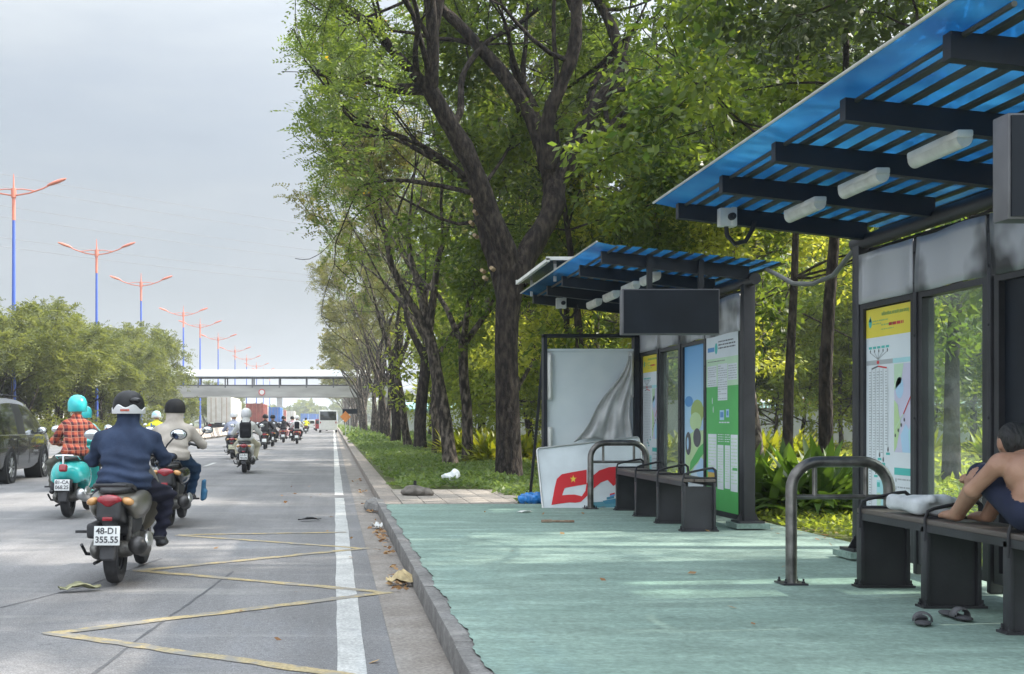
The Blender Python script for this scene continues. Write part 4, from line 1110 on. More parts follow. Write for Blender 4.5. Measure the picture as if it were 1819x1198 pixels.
for pts in ([(600, 1092), (690, 1076), (676, 1108), (615, 1112)], [(625, 1085), (672, 1076), (672, 1062), (625, 1070)]): b.add([onp(*p, .009) for p in z(pts)], [tuple(range(len(pts)))], 1)
b.add([onp(*p, .009) for p in z([(645, 1048), (676, 1040), (676, 1060), (645, 1068)])], [(0, 1, 2, 3)], 2); b.add([onp(*p, .010) for p in z([(645, 1058), (676, 1050), (676, 1060), (645, 1068)])], [(0, 1, 2, 3)], 3)
b.build('ship_print', [flat('sea_teal', (.10, .28, .34)), flat('ship_blue', (.05, .22, .32)), m_red, m_pb], root, None)
# ------------------------------------------------------------------ scooters and riders
m_tyre = mat('tyre_rubber', (.022, .022, .024), .85, 0, .35, 14, .2, 90)
m_rim = mat('alloy_rim', (.20, .20, .21), .4, .7, .15, 8)
m_blk = mat('matt_black_plastic', (.025, .025, .028), .55, 0, .35, 9)
m_blkg = mat('gloss_black_paint', (.014, .014, .017), .18, 0, .2, 4, coat=.6)
m_eng = mat('grimy_engine_metal', (.17, .165, .155), .5, .7, .4, 16, .2, 60)
m_exh = mat('dark_silencer', (.06, .058, .058), .42, .6, .35, 12)
m_shield = mat('bright_heat_shield', (.5, .5, .5), .28, .8, .15, 8)
m_seatv = mat('seat_vinyl', (.018, .018, .020), .5, 0, .2, 12, .08, 120)
m_brown = mat('silver_brown_paint', (.19, .18, .155), .32, .55, .12, 3, coat=.35)
m_teal = mat('teal_scooter_paint', (.035, .47, .45), .22, 0, .08, 3, coat=.7)
m_wpaint = mat('white_paint', (.62, .62, .60), .3, 0, .06, 4, coat=.4)
m_redp = mat('dark_red_paint', (.22, .02, .025), .3, 0, .1, 4, coat=.4)
m_tail = mat('red_lens', (.30, .012, .022), .16, 0, .25, 14, coat=.6)
m_amber = mat('amber_lens', (.50, .26, .09), .2, 0, .2, 20, coat=.4)
m_plate = mat('white_number_plate', (.66, .67, .66), .4, 0, .07, 16)
m_ink = mat('plate_ink', (.05, .05, .055), .5, 0, 0)
m_chrome = mat('chrome', (.70, .70, .70), .15, 1, .05, 6)
m_mirror = mat('mirror_glass', (.75, .78, .8), .04, 1, 0)
m_plain_y = mat('pale_yellow_plate', (.62, .60, .42), .4, 0, .06, 10)

def wheel(name, root, y, r, w, rimr, spokes=5, n=28):
    b = MB(); h = w / 2
    b.lathe((0, y, r), [(rimr, -h * .8), (r * .86, -h), (r * .95, -h * .82), (r, -h * .35), (r, h * .35), (r * .95, h * .82), (r * .86, h), (rimr, h * .8), (rimr - .012, 0), (rimr, -h * .8)], 'x', n)
    t = b.build(name, m_tyre, root)
    b = MB(); b.lathe((0, y, r), [(rimr + .004, -h * .55), (rimr + .004, h * .55), (rimr - .018, h * .55), (rimr - .018, -h * .55), (rimr + .004, -h * .55)], 'x', n)
    b.lathe((0, y, r), [(.001, -h * .7), (.045, -h * .7), (.05, h * .7), (.001, h * .7)], 'x', 12)
    for k in range(spokes):
        a = 2 * math.pi * k / spokes; c, s = math.cos(a), math.sin(a)
        b.tube([(0, y + .03 * c, r + .03 * s), (0, y + rimr * .97 * c, r + rimr * .97 * s)], .016, 6)
    b.build('rim', m_rim, t)
    return t

def scooter(label, loc, style, lines, res=.02, rz=0, group='scooters riding away along the road', lean=0, plate=None):
    root = thing('motor_scooter', label, 'motor scooter', loc, rz, group); root.rotation_euler[1] = lean
    lod = res > .026; rt = .27
    wheel('rear_wheel', root, 0, rt, .115, .165, n=16 if lod else 30); wheel('front_wheel', root, 1.27, .255, .10, .16, n=16 if lod else 30)
    body, under, rail_m = style['body'], style.get('under', m_blk), style.get('rail', m_blk)
    kind = style['kind']
    if kind == 'vespa':
        sdf_obj('tail_fairing', [('ell', (.0, .02, .60), (.165, .32, .17)), ('ell', (.135, .20, .53), (.115, .38, .20)), ('ell', (-.135, .20, .53), (.115, .38, .20)), ('ell', (0, .45, .45), (.16, .2, .2))], body, root, res=res, k=.07, subs=[('cap', (-.3, 0, .2), (.3, 0, .2), .285, .285)])
        sdf_obj('under_fairing', [('box', (0, -.06, .44), (.11, .22, .07), 0, None, .03), ('box', (0, .3, .35), (.1, .25, .08), 0, None, .03)], under, root, res=res, subs=[('cap', (-.07, 0, .27), (.07, 0, .27), .285, .285)])
        tz, tr = .655, (.065, .04, .05)
        sdf_obj('tail_light', [('box', (0, -.275, tz), (.055, .04, .05), 0, (-18, 0, 0), .025)], m_tail, root, res=min(res, .012))
        seat_z = .775
    else:
        sdf_obj('tail_fairing', [('ell', (0, .0, .655), (.15, .30, .07)), ('ell', (.145, .26, .60), (.08, .40, .115), 0, (0, 12, 0)), ('ell', (-.145, .26, .60), (.08, .40, .115), 0, (0, -12, 0)), ('ell', (0, .5, .5), (.15, .2, .16))], body, root, res=res, k=.05)
        sdf_obj('under_fairing', [('box', (0, -.10, .56), (.095, .20, .085), 0, (-10, 0, 0), .03), ('box', (0, .22, .47), (.14, .24, .1), 0, None, .04), ('cap', (0, -.24, .50), (0, -.30, .36), .05, .045)], under, root, res=res, k=.04)
        sdf_obj('tail_light', [('ell', (0, -.255, .668), (.098, .055, .042)), ('ell', (0, -.255, .64), (.05, .05, .035))], m_tail, root, res=min(res, .012), k=.02)
        for s in (-1, 1): sdf_obj('indicator', [('ell', (s * .135, -.215, .655), (.05, .06, .032), 0, (0, s * 20, 0))], m_amber, root, res=min(res, .014))
        b = MB(); b.box((0, -.335, .53), (.075, .02, .03), 0, None, .006); b.build('reflector', m_tail, root)
        seat_z = .735
    sdf_obj('mudguard', [('box', (0, -.315, .31), (.062, .016, .10), 0, (-14, 0, 0), .012), ('box', (0, -.24, .45), (.055, .10, .02), 0, (35, 0, 0), .012)], style.get('guard', m_blk), root, res=min(res, .016), k=.02)
    # plate
    b = MB(); pz = .405 if kind != 'vespa' else .44
    M = Matrix.Translation((0, -.352, pz)) @ Matrix.Rotation(R(-10), 4, 'X'); b.M = M; b.box((0, 0, 0), (.195, .008, .145), 0, None, .003)
    pl = b.build('number_plate', plate or m_plate, root)
    if lines:
        for i, t in enumerate(lines): lettering(t, .066, m_ink, M @ Matrix.Translation((0, -.006, .034 - .066 * i)), pl, .98)
    # seat, grab rail
    sdf_obj('seat', [('ell', (0, .10, seat_z - .01), (.135, .34, .05)), ('ell', (0, .42, seat_z - .02), (.115, .28, .05))], m_seatv, root, res=res, k=.05)
    b = MB(); gz = seat_z + .035; b.tube([(.135, .12, gz - .05), (.145, -.10, gz), (.11, -.22, gz + .005), (0, -.25, gz + .008), (-.11, -.22, gz + .005), (-.145, -.10, gz), (-.135, .12, gz - .05)], .014, 8)
    if kind == 'vespa': b.tube([(0, -.25, gz), (0, -.26, gz - .1)], .02, 6)
    b.build('grab_rail', rail_m, root)
    # engine, exhaust
    sdf_obj('engine', [('ell', (-.13, .06, .27), (.07, .24, .09)), ('box', (0, .33, .30), (.12, .16, .09), 0, None, .03), ('cap', (-.12, .02, .22), (-.15, .28, .20), .04, .05), ('cap', (.05, 0, .27), (.1, 0, .27), .07, .06)], m_eng, root, res=res, k=.02)
    sdf_obj('air_filter', [('box', (-.145, .02, .42), (.055, .17, .06), 0, None, .025)], m_blk, root, res=res)
    ex = sdf_obj('exhaust', [('cap', (.175, .42, .22), (.185, .18, .25), .025, .05), ('cap', (.185, .18, .26), (.20, -.16, .315), .068, .075)], style.get('exhaust', m_exh), root, res=min(res, .02), k=.03)
    sdf_obj('heat_shield', [('ell', (.262, -.03, .35), (.028, .15, .06), 0, (6, -18, 0))], m_shield, ex, res=min(res, .014))
    b = MB(); b.tube([(-.12, .2, .2), (-.25, .1, .22), (-.27, .02, .30)], .014, 6); b.box((-.27, .10, .395), (.12, .05, .02)); b.box((.26, .55, .30), (.1, .05, .02)); b.tube([(-.13, .33, .17), (-.19, .12, .14)], .014, 6); b.build('stand', m_blk, root)
    b = MB()
    for s in (-1, 1): b.tube([(s * .1, .02, .27), (s * .115, -.02, .56)], .022, 8)
    b.build('shock_absorber', m_eng, root)
    # front
    sdf_obj('front_shield', [('ell', (0, 1.03, .62), (.21, .06, .33), 0, (14, 0, 0)), ('ell', (0, 1.12, .66), (.15, .12, .26), 0, (14, 0, 0)), ('box', (0, .76, .28), (.15, .26, .035), 0, None, .03), ('cap', (0, 1.27, .38), (0, 1.15, .55), .07, .07), ('ell', (0, 1.28, .50), (.075, .22, .05))], style.get('front', body), root, res=res, k=.06)
    b = MB(); b.tube([(-.335, .90, .93), (-.24, .93, .955), (-.1, 1.0, .985), (.1, 1.0, .985), (.24, .93, .955), (.335, .90, .93)], .017, 8); hb = b.build('handlebar', m_blk, root)
    sdf_obj('handlebar_cowl', [('ell', (0, 1.04, .975), (.15, .11, .065))], style.get('front', body), hb, res=res)
    for s in (-1, 1):
        b = MB(); b.tube([(s * .22, .94, .965), (s * .27, .95, 1.06), (s * .335, .93, 1.13)], .008, 6); mh = b.build('mirror', style.get('mirror', m_blk), root)
        b = MB(); b.M = Matrix.Translation((s * .37, .92, 1.15)) @ Matrix.Rotation(R(8), 4, 'X'); b.ball((0, .02, 0), (.075, .03, .05), 14, 8); b.build('mirror_shell', style.get('mirror', m_blk), mh)
        b = MB(); b.M = Matrix.Translation((s * .37, .905, 1.15)) @ Matrix.Rotation(R(8), 4, 'X'); b.ball((0, 0, 0), (.067, .018, .043), 14, 8); b.build('mirror_glass', m_mirror, mh)
    return root

m_skin = mat('skin', (.42, .24, .16), .5, 0, .1, 8)
m_skin2 = mat('tanned_skin', (.27, .135, .085), .46, 0, .14, 5, .12, 45, c2=(.42, .235, .155), lo=.3, hi=.7)
m_hair = mat('black_hair', (.008, .007, .007), .55, 0, .4, 60, 1.0, 70, st=(1, .25, .25))
m_shoe = mat('black_shoe', (.02, .02, .022), .5, 0, .2, 10)
def cloth(name, c, var=.14, bump=.25, bs=18, vs=6, rough=.85): return mat(name, c, rough, 0, var, vs, bump, bs, spec=.2)
m_navy = cloth('navy_jacket_cloth', (.030, .044, .082), .25, .45, 14); m_ntr = cloth('midnight_trousers', (.018, .019, .034)); m_beige = cloth('beige_hoodie_cloth', (.40, .36, .315)); m_jean = cloth('dark_denim', (.018, .045, .09))
m_olivet = cloth('grey_olive_trousers', (.085, .085, .07)); m_lav = cloth('lavender_grey_cloth', (.34, .36, .45)); m_wcl = cloth('white_cloth', (.62, .62, .60)); m_bcl = cloth('black_cloth', (.022, .022, .026)); m_yel = cloth('yellow_cloth', (.66, .62, .05)); m_tcl = cloth('pale_teal_cloth', (.30, .60, .60)); m_pink = cloth('dusty_pink_cloth', (.42, .28, .30)); m_gcl = cloth('charcoal_cloth', (.06, .06, .065)); m_cream = cloth('cream_trousers', (.52, .48, .36))
def plaid():
    m = bpy.data.materials.new('red_plaid_cloth'); m.use_nodes = True; T = m.node_tree; B = T.nodes['Principled BSDF']; B.inputs['Roughness'].default_value = .85
    tc = T.nodes.new('ShaderNodeTexCoord'); sp = T.nodes.new('ShaderNodeSeparateXYZ'); nz = T.nodes.new('ShaderNodeTexNoise'); nz.inputs['Scale'].default_value = 5
    mxv = T.nodes.new('ShaderNodeMixRGB'); mxv.blend_type = 'ADD'; mxv.inputs['Fac'].default_value = .045
    T.links.new(tc.outputs['Object'], nz.inputs['Vector']); T.links.new(tc.outputs['Object'], mxv.inputs['Color1']); T.links.new(nz.outputs['Color'], mxv.inputs['Color2']); T.links.new(mxv.outputs['Color'], sp.inputs[0])
    def M(op, a, b=None):
        n = T.nodes.new('ShaderNodeMath'); n.operation = op
        for i, x in enumerate((a, b)):
            if x is None: continue
            if isinstance(x, (int, float)): n.inputs[i].default_value = x
            else: T.links.new(x, n.inputs[i])
        return n.outputs[0]
    def band(ax, per, lo, ph=0): return M('GREATER_THAN', M('FRACT', M('ADD', M('MULTIPLY', ax, 1 / per), ph + 50)), lo)
    X, Z = M('ADD', sp.outputs['X'], M('MULTIPLY', sp.outputs['Y'], .6)), sp.outputs['Z']
    dark = M('ADD', M('MULTIPLY', band(X, .085, .52), .5), M('MULTIPLY', band(Z, .085, .52), .5)); line = M('MAXIMUM', band(X, .085, .9, .42), band(Z, .085, .9, .42))
    rp = T.nodes.new('ShaderNodeValToRGB'); e = rp.color_ramp.elements; e[0].color = (.52, .115, .055, 1); e[1].color = (.055, .018, .022, 1); q = e.new(.5); q.color = (.24, .045, .035, 1)
    T.links.new(dark, rp.inputs['Fac']); mx = T.nodes.new('ShaderNodeMixRGB'); mx.inputs['Color2'].default_value = (.60, .32, .22, 1)
    T.links.new(M('MULTIPLY', line, .55), mx.inputs['Fac']); T.links.new(rp.outputs['Color'], mx.inputs['Color1']); T.links.new(mx.outputs['Color'], B.inputs['Base Color'])
    return m
m_plaid = plaid()

def helmet(parent, c, shell, band=None, full=False, trim=None):
    b = MB(); n = 28; rz = .135
    prof = [(.0015, .132), (.045, .127), (.085, .107), (.112, .075), (.128, .035), (.132, -.005), (.130, -.045 if not full else -.085), (.118, -.05 if not full else -.10)]
    V = MB(); V.lathe((0, 0, 0), prof, 'z', n); h = V.build('helmet', shell, parent)
    me = h.data; me.transform(Matrix.Translation(c) @ Matrix.Diagonal((1, 1.14, 1, 1)))
    if band:
        b = MB(); k = 40; Vv, Q = [], []
        for j in range(k):
            a = 2 * math.pi * j / k; w = .012 * math.cos(2 * (a + math.pi / 2)) - .016 * math.cos(6 * (a + math.pi / 2)) * (1 if math.sin(a) < .2 else 0)
            for (r, zz) in ((.136, -.062), (.1385, -.05), (.1385, -.014 + w), (.133, -.008 + w)): Vv.append((c[0] + r * math.cos(a), c[1] + 1.14 * r * math.sin(a), c[2] + zz))
        for j in range(k):
            for i in range(3): o, p = 4 * j, 4 * ((j + 1) % k); Q.append((o + i, p + i, p + i + 1, o + i + 1))
        b.add(Vv, Q, 0, True); b.build('helmet_band', band, h)
    if trim is not None:
        b = MB(); b.box((c[0] - .005, c[1] - .1595, c[2] - .034), (.075, .006, .017), 0, None, .003); b.build('helmet_label', trim, h)
    return h

def rider(label, loc, m, seat=.72, w=1.0, sh=1.0, lean=.0, knee=.24, res=.02, helm=None, band=None, full=False, trim=None, hood=0, arms=None, foot_z=.28, fold=0, group='riders on the scooters', long_hem=0, head_dx=0, rz=0, face_mask=None):
    """m: materials skin, top, trousers, shoes"""
    root = thing('person', label, 'person', loc, rz, group); s = seat; L = lean
    z = lambda a: s + a * sh
    P = [('ell', (0, .42, z(.08)), (.17 * w, .15, .11), 2), ('ell', (0, .43, z(.22)), (.165 * w, .125, .16), 1), ('ell', (0, .47 + L * .5, z(.36)), (.185 * w, .12, .16), 1), ('cap', (-.13 * w, .51 + L, z(.435)), (.13 * w, .51 + L, z(.435)), .076, .076, 1), ('cap', (-.16 * w, .51 + L, z(.405)), (0, .52 + L, z(.535)), .055, .06, 1), ('cap', (.16 * w, .51 + L, z(.405)), (0, .52 + L, z(.535)), .055, .06, 1),
         ('ell', (0, .41, z(.10 - long_hem)), (.192 * w, .165, .10 + long_hem), 1),
         ('cap', (0, .52 + L, z(.50)), (head_dx, .56 + L, z(.62)), .062, .055, 0), ('ell', (head_dx, .585 + L, z(.685)), (.076, .098, .112), 0), ('ell', (head_dx, .675 + L, z(.665)), (.018, .022, .02), 0),
         ('ell', (head_dx - .078, .58 + L, z(.67)), (.012, .022, .032), 0), ('ell', (head_dx + .078, .58 + L, z(.67)), (.012, .022, .032), 0)]
    if hood: P += [('cap', (0, .505 + L, z(.49)), (head_dx, .555 + L, z(.635)), .105 * hood, .108 * hood, 1)]
    gl = m[4] if len(m) > 4 else None
    for sd in (-1, 1):
        hx, hy, hz = .30, .90, .945
        el = (sd * .34 * max(w, .95), .66 + L, z(.20))
        if arms: el = (sd * arms[0], arms[1], arms[2])
        P += [('cap', (sd * .178 * w, .51 + L, z(.415)), el, .066 * (1 + .2 * (w - 1)), .054, 1), ('cap', el, (sd * hx, hy - .06, hz + .015), .052, .040, 1), ('ell', (sd * hx, hy - .015, hz + .02), (.045, .05, .025), 4 if gl else 0)]
        for f in range(4): fx = sd * (hx - .03 + .022 * f); P += [('cap', (fx, hy + .02, hz + .03), (fx, hy + .035, hz + .002), .011, .010, 4 if gl else 0), ('cap', (fx, hy + .035, hz + .002), (fx, hy + .01, hz - .022), .010, .009, 4 if gl else 0)]
        P += [('cap', (sd * (hx - .05), hy - .02, hz + .005), (sd * (hx - .045), hy + .015, hz - .022), .012, .010, 4 if gl else 0)]
        kn, an = (sd * knee, .86, s - .10), (sd * (knee - .04), .80, foot_z + .10)
        P += [('cap', (sd * .09, .44, s + .05), kn, .098, .076, 2), ('cap', kn, an, .074, .055, 2), ('cap', (an[0], an[1], an[2]), (an[0], an[1] + .01, foot_z + .04), .04, .036, 0),
              ('ell', (an[0] + sd * .01, .845, foot_z + .03), (.044, .125, .036), 3), ('ell', (an[0], .77, foot_z + .035), (.04, .05, .042), 3)]
    disp = (lambda g: .0045 * fold * np.sin(g[:, 2] * 78 + 2.2 * np.sin(g[:, 0] * 11) + 7 * g[:, 1]) * np.clip((s + .34 * sh - g[:, 2]) * 6, 0, 1) + .003 * fold * np.sin(g[:, 2] * 41 + g[:, 0] * 26) * np.clip((np.abs(g[:, 0]) - .15) * 8, 0, 1) + .0022 * fold * np.sin(g[:, 0] * 31 + g[:, 2] * 17)) if fold else None
    mats = list(m[:4]) + ([gl] if gl else [])
    sdf_obj('body', P, mats, root, res=res, k=.032, disp=disp)
    if helm: helmet(root, (head_dx, .575 + L, z(.715)), helm, band, full, trim)
    return root

def lump(name, label, cat, prims, m, loc, res=.015, k=.03, group=None, disp=None):
    o = sdf_obj(name, prims, m, None, res=res, k=k, disp=disp); o.location = loc; return tag(o, label, cat, group)
GR = 'riders on the scooters'
# A: navy jacket
LA = (-1.70, 9.23, .012)
scooter('silver-brown scooter with plate 48-D1 355.55, nearest to the camera', LA, dict(kind='std', body=m_brown, front=m_brown), ['48-D1', '355.55'], .014)
m_hA = mat('gloss_black_shell', (.010, .010, .012), .45, 0, .2, 9, spec=.3); m_hw = mat('white_shell', (.62, .62, .63), .3, 0, .06, 6, coat=.3); m_ht = mat('teal_shell', (.035, .50, .52), .3, 0, .06, 6, coat=.4); m_hm = mat('matt_black_shell', (.013, .013, .014), .7, 0, .2, 12, spec=.25); m_hlb = mat('pale_blue_shell', (.45, .68, .75), .35, 0, .1, 6)
rA = rider('person in navy jacket with black and white helmet riding the nearest scooter', LA, [m_skin, m_navy, m_ntr, m_shoe, m_bcl], .725, 1.22, .93, .02, .275, .0115, m_hA, m_hw, trim=mat('red_label', (.5, .12, .08), .5, 0, .4, 60), hood=.86, fold=2.1, foot_z=.22, arms=(.30, .60, .95), long_hem=.02)
b = MB(); b.M = Matrix.Translation((0, 0, 0))
b.ball((.075, .575 - .105, .725 + .93 * .715 + .045), (.052, .03, .026), 12, 8); b.build('goggles', mat('goggle_black', (.008, .008, .009), .15, 0, 0), rA)
# B: plaid shirt on the teal scooter
LB = (-3.50, 15.6, .012)
scooter('teal retro scooter with rounded tail and red tail light', LB, dict(kind='vespa', body=m_teal, front=m_teal, rail=m_chrome, exhaust=m_shield, mirror=m_chrome), ['81-CA', '068.25'], .018)
rider('person in red plaid shirt and teal helmet riding the teal scooter', LB, [m_skin, m_plaid, m_olivet, m_shoe], .765, .96, 1.02, .0, .42, .015, m_ht, None, True, fold=1.2, foot_z=.26, arms=(.33, .64, 1.0))
# C: beige hoodie
LC = (-1.98, 14.2, .012)
scooter('black scooter with plate 68-T1 half hidden behind the navy rider', LC, dict(kind='std', body=m_blkg, front=m_blkg, guard=mat('grey_guard', (.12, .12, .12), .5)), ['68-T1', '14.88'], .018)
rider('person in beige hoodie and black helmet on the black scooter', LC, [m_skin, m_beige, m_jean, m_shoe, m_bcl], .76, 1.12, .92, .02, .22, .015, m_hm, None, hood=1.02, fold=1.1, arms=(.34, .62, .97))
lump('tote_bag', 'blue cloth tote bag hanging at the right side of the black scooter', 'bag', [('box', (0, 0, .12), (.02, .11, .13), 0, (0, 4, 0), .02), ('box', (.015, .02, .06), (.02, .12, .06), 0, (0, 8, 0), .02)], cloth('blue_bag_cloth', (.035, .12, .22)), (LC[0] + .36, LC[1] + .55, .30), .012)
# E: ahead of B
LE = (-4.70, 21.8, .012)
scooter('scooter ahead of the teal one, almost hidden by the plaid rider', LE, dict(kind='std', body=m_teal), ['59-X1', '204.17'], .03)
rider('person in pale teal shirt and teal helmet ahead of the plaid rider', LE, [m_skin, m_tcl, m_bcl, m_shoe], .74, 1, .96, 0, .24, .026, m_ht, None, True)
# D and F
LD = (-5.02, 33, .012)
m_let = mat('blue_print', (.03, .13, .38), .7, 0, 0)
scooter('scooter under the rider in the yellow jacket', LD, dict(kind='std', body=m_blkg), None, .03)
rD = rider('person in yellow jacket with blue letters and pale blue helmet', LD, [m_skin, m_yel, m_bcl, m_shoe], .74, 1.05, .96, 0, .24, .026, m_hlb, m_hw)
lettering('be', .26, m_let, Matrix.Translation((.02, .285, 1.10)) @ Matrix.Rotation(R(-6), 4, 'X'), rD, 1.25)
LF = (-4.35, 32.2, .012)
scooter('dark scooter between the yellow jacket and the beige hoodie', LF, dict(kind='std', body=m_blkg), None, .03)
rider('person in black with dark helmet between the yellow jacket and the beige hoodie', LF, [m_skin, m_bcl, m_bcl, m_shoe], .74, 1, .96, 0, .24, .026, m_hA)
# H, G, I
LH = (-2.17, 28.9, .012)
scooter('white and black scooter with big red tail light behind the white-jacketed rider', LH, dict(kind='std', body=m_wpaint, front=m_wpaint), ['63-B4', '782.06'], .024)
rider('person in white jacket with a black backpack and white helmet', LH, [m_skin, m_wcl, m_cream, m_shoe], .76, 1.0, .98, 0, .26, .02, m_hw, None, True, hood=.9, fold=.4)
lump('backpack', 'black backpack on the rider in the white jacket', 'backpack', [('box', (0, 0, .22), (.145, .075, .20), 0, (8, 0, 0), .06), ('box', (0, -.06, .14), (.11, .04, .10), 0, (8, 0, 0), .03), ('cap', (-.1, .06, .40), (-.11, .2, .46), .02, .018), ('cap', (.1, .06, .40), (.11, .2, .46), .02, .018)], m_bcl, (LH[0], LH[1] + .28, .83), .016)
LG = (-3.37, 39.5, .012)
scooter('dark scooter with pale yellow plate left of the white-jacketed rider', LG, dict(kind='std', body=m_blk), ['51-F7', '330.9'], .028, plate=m_plain_y)
rider('person in lavender-grey jacket and white helmet on the scooter with the pale yellow plate', LG, [m_skin, m_lav, m_gcl, m_shoe], .75, 1.05, .97, 0, .24, .024, m_hw)
LI = (-3.45, 45, .012)
scooter('scooter hidden between the lavender jacket and the white jacket', LI, dict(kind='std', body=m_blkg), None, .032)
rider('person in dark clothes with white helmet between the lavender and white jackets', LI, [m_skin, m_gcl, m_bcl, m_shoe], .76, 1, .98, 0, .24, .028, m_hw)
# farther riders
far = [((-3.06, 52.7), m_blkg, 'scooter under the rider with the dark grey backpack', 'person in black with a dark grey backpack and black helmet', m_bcl, m_gcl, m_hA, 1),
       ((-3.02, 58.4), m_blk, 'scooter right beside the one with the dark grey backpack', 'person in dark clothes just right of the dark grey backpack', m_gcl, m_bcl, m_hm, 0),
       ((-2.92, 69), m_redp, 'dark red scooter under the broad black jacket', 'person in broad black jacket, third rider from the right of the far group', m_bcl, m_pink, m_hA, 0),
       ((-2.62, 75), m_blk, 'scooter just right of the broad black jacket', 'person in dusty pink top beside the broad black jacket', m_pink, m_bcl, m_hm, 0),
       ((-2.0, 64.8), m_redp, 'red-tailed scooter under the white helmeted rider nearest the edge line', 'person in white sleeves with red-black backpack and white helmet nearest the edge line', m_wcl, m_bcl, m_hw, 2),
       ((-2.72, 117), m_blk, 'tiny distant scooter under the yellow top', 'person in yellow top, last rider before the red vehicle', m_yel, m_bcl, m_hm, 0),
       ((-3.0, 88), m_blk, 'distant scooter in the middle of the far group', 'person in grey, small in the middle of the far group', m_lav, m_bcl, m_hw, 0)]
for (x, y), bm_, l1, l2, top, tr, hl, pk in far:
    scooter(l1, (x, y, .012), dict(kind='std', body=bm_), None, .034)
    rider(l2, (x, y, .012), [m_skin, top, tr, m_shoe], .75, 1.05 if pk == 0 else 1, .97, 0, .25, .03, hl)
    if pk: lump('backpack', ['', 'dark grey backpack on a far rider in black', 'black backpack with red base on the rider nearest the edge line'][pk], 'backpack', [('box', (0, 0, .22), (.14, .075, .20), 0, (8, 0, 0), .06)], [m_gcl, m_bcl][pk - 1], (x, y + .28, .82), .024)

# ------------------------------------------------------------------ person on the near bench
def bench_person():
    bx, by, bz = 3.68, 6.13, PL + .54
    root = thing('person', 'bare-chested person in navy shorts sitting on the near bench with legs drawn up', 'person', (bx, by, bz)); root.scale = (.93, .93, .93)
    P = [('ell', (0, 0, .10), (.17, .15, .11), 1), ('cap', (-.09, .02, .10), (-.11, .42, .30), .092, .075, 1), ('cap', (.09, .02, .10), (.08, .36, .40), .092, .075, 1),
         ('ell', (0, .02, .20), (.145, .115, .13), 0), ('ell', (0, .08, .32), (.165, .115, .13), 0), ('cap', (-.15, .14, .38), (.15, .14, .38), .065, .065, 0), ('cap', (0, .16, .40), (-.01, .23, .46), .055, .052, 0),
         ('ell', (-.01, .275, .50), (.075, .098, .105), 0), ('ell', (-.01, .372, .475), (.016, .022, .024), 0), ('ell', (-.088, .27, .49), (.012, .022, .032), 0), ('ell', (.068, .27, .49), (.012, .022, .032), 0), ('ell', (-.01, .345, .43), (.03, .025, .02), 0),
         ('cap', (-.11, .42, .30), (-.12, .40, .29), .072, .07, 0), ('cap', (-.11, .42, .29), (-.09, .72, .06), .066, .042, 0), ('cap', (.08, .36, .39), (.03, .60, .05), .066, .042, 0),
         ('ell', (-.09, .80, .035), (.042, .10, .032), 0), ('ell', (-.09, .735, .05), (.04, .045, .045), 0), ('ell', (.03, .68, .035), (.042, .10, .032), 0),
         ('cap', (-.185, .14, .36), (-.25, .27, .22), .05, .042, 0), ('cap', (-.25, .27, .22), (-.16, .46, .27), .042, .030, 0), ('ell', (-.13, .50, .285), (.035, .045, .02), 0),
         ('cap', (.185, .14, .36), (.25, .26, .24), .05, .042, 0), ('cap', (.25, .26, .24), (.10, .43, .36), .042, .030, 0), ('ell', (.06, .45, .385), (.04, .04, .02), 0)]
    for i, (dx, L) in enumerate([(-.025, .052), (-.009, .06), (.008, .056), (.024, .045)]):
        P += [('cap', (-.13 + dx, .53, .29), (-.125 + dx * 1.1, .53 + L * .6, .28), .0095, .009, 0), ('cap', (-.125 + dx * 1.1, .53 + L * .6, .28), (-.12 + dx * 1.1, .53 + L, .255), .009, .008, 0)]
        P += [('cap', (.03, .46 + dx, .385), (.0, .465 + dx, .375), .0095, .009, 0), ('cap', (.0, .465 + dx, .375), (-.015, .465 + dx, .35), .009, .008, 0)]
    P += [('cap', (-.155, .49, .28), (-.18, .53, .265), .011, .009, 0), ('cap', (.06, .48, .38), (.045, .52, .37), .011, .009, 0)]
    for fx, fy in ((-.09, .895), (.03, .775)):
        for i in range(5): P.append(('cap', (fx + .03 - .015 * i, fy - .012 * abs(i - 1), .03), (fx + .031 - .0155 * i, fy + .022 - .01 * abs(i - 1), .024), .011 if i else .014, .010, 0))
    sdf_obj('body', P, [m_skin2, cloth('navy_shorts', (.02, .025, .05))], root, res=.0085, k=.022)
    hr = sdf_obj('hair', [('ell', (-.01, .255, .53), (.083, .10, .09)), ('ell', (-.01, .22, .50), (.078, .075, .09))], m_hair, root, res=.012, k=.02, subs=[('ell', (-.01, .36, .47), (.085, .10, .085))])
    b = MB()
    for s in (-1, 1): b.ball((-.01 + s * .03, .362, .505), (.012, .008, .008), 10, 6)
    b.build('eyes', m_blk, root)
bench_person()
lump('folded_cloth', 'pale grey folded cloth lying on the near bench by the bare feet', 'cloth', [('box', (0, 0, .05), (.14, .17, .045), 0, (3, 4, 8), .03), ('box', (.02, -.08, .085), (.11, .12, .03), 0, (-6, 5, 20), .025)], cloth('pale_grey_cloth', (.55, .57, .58)), (3.69, 7.42, PL + .54), .012, disp=lambda g: .006 * np.sin(g[:, 0] * 40 + g[:, 1] * 25))
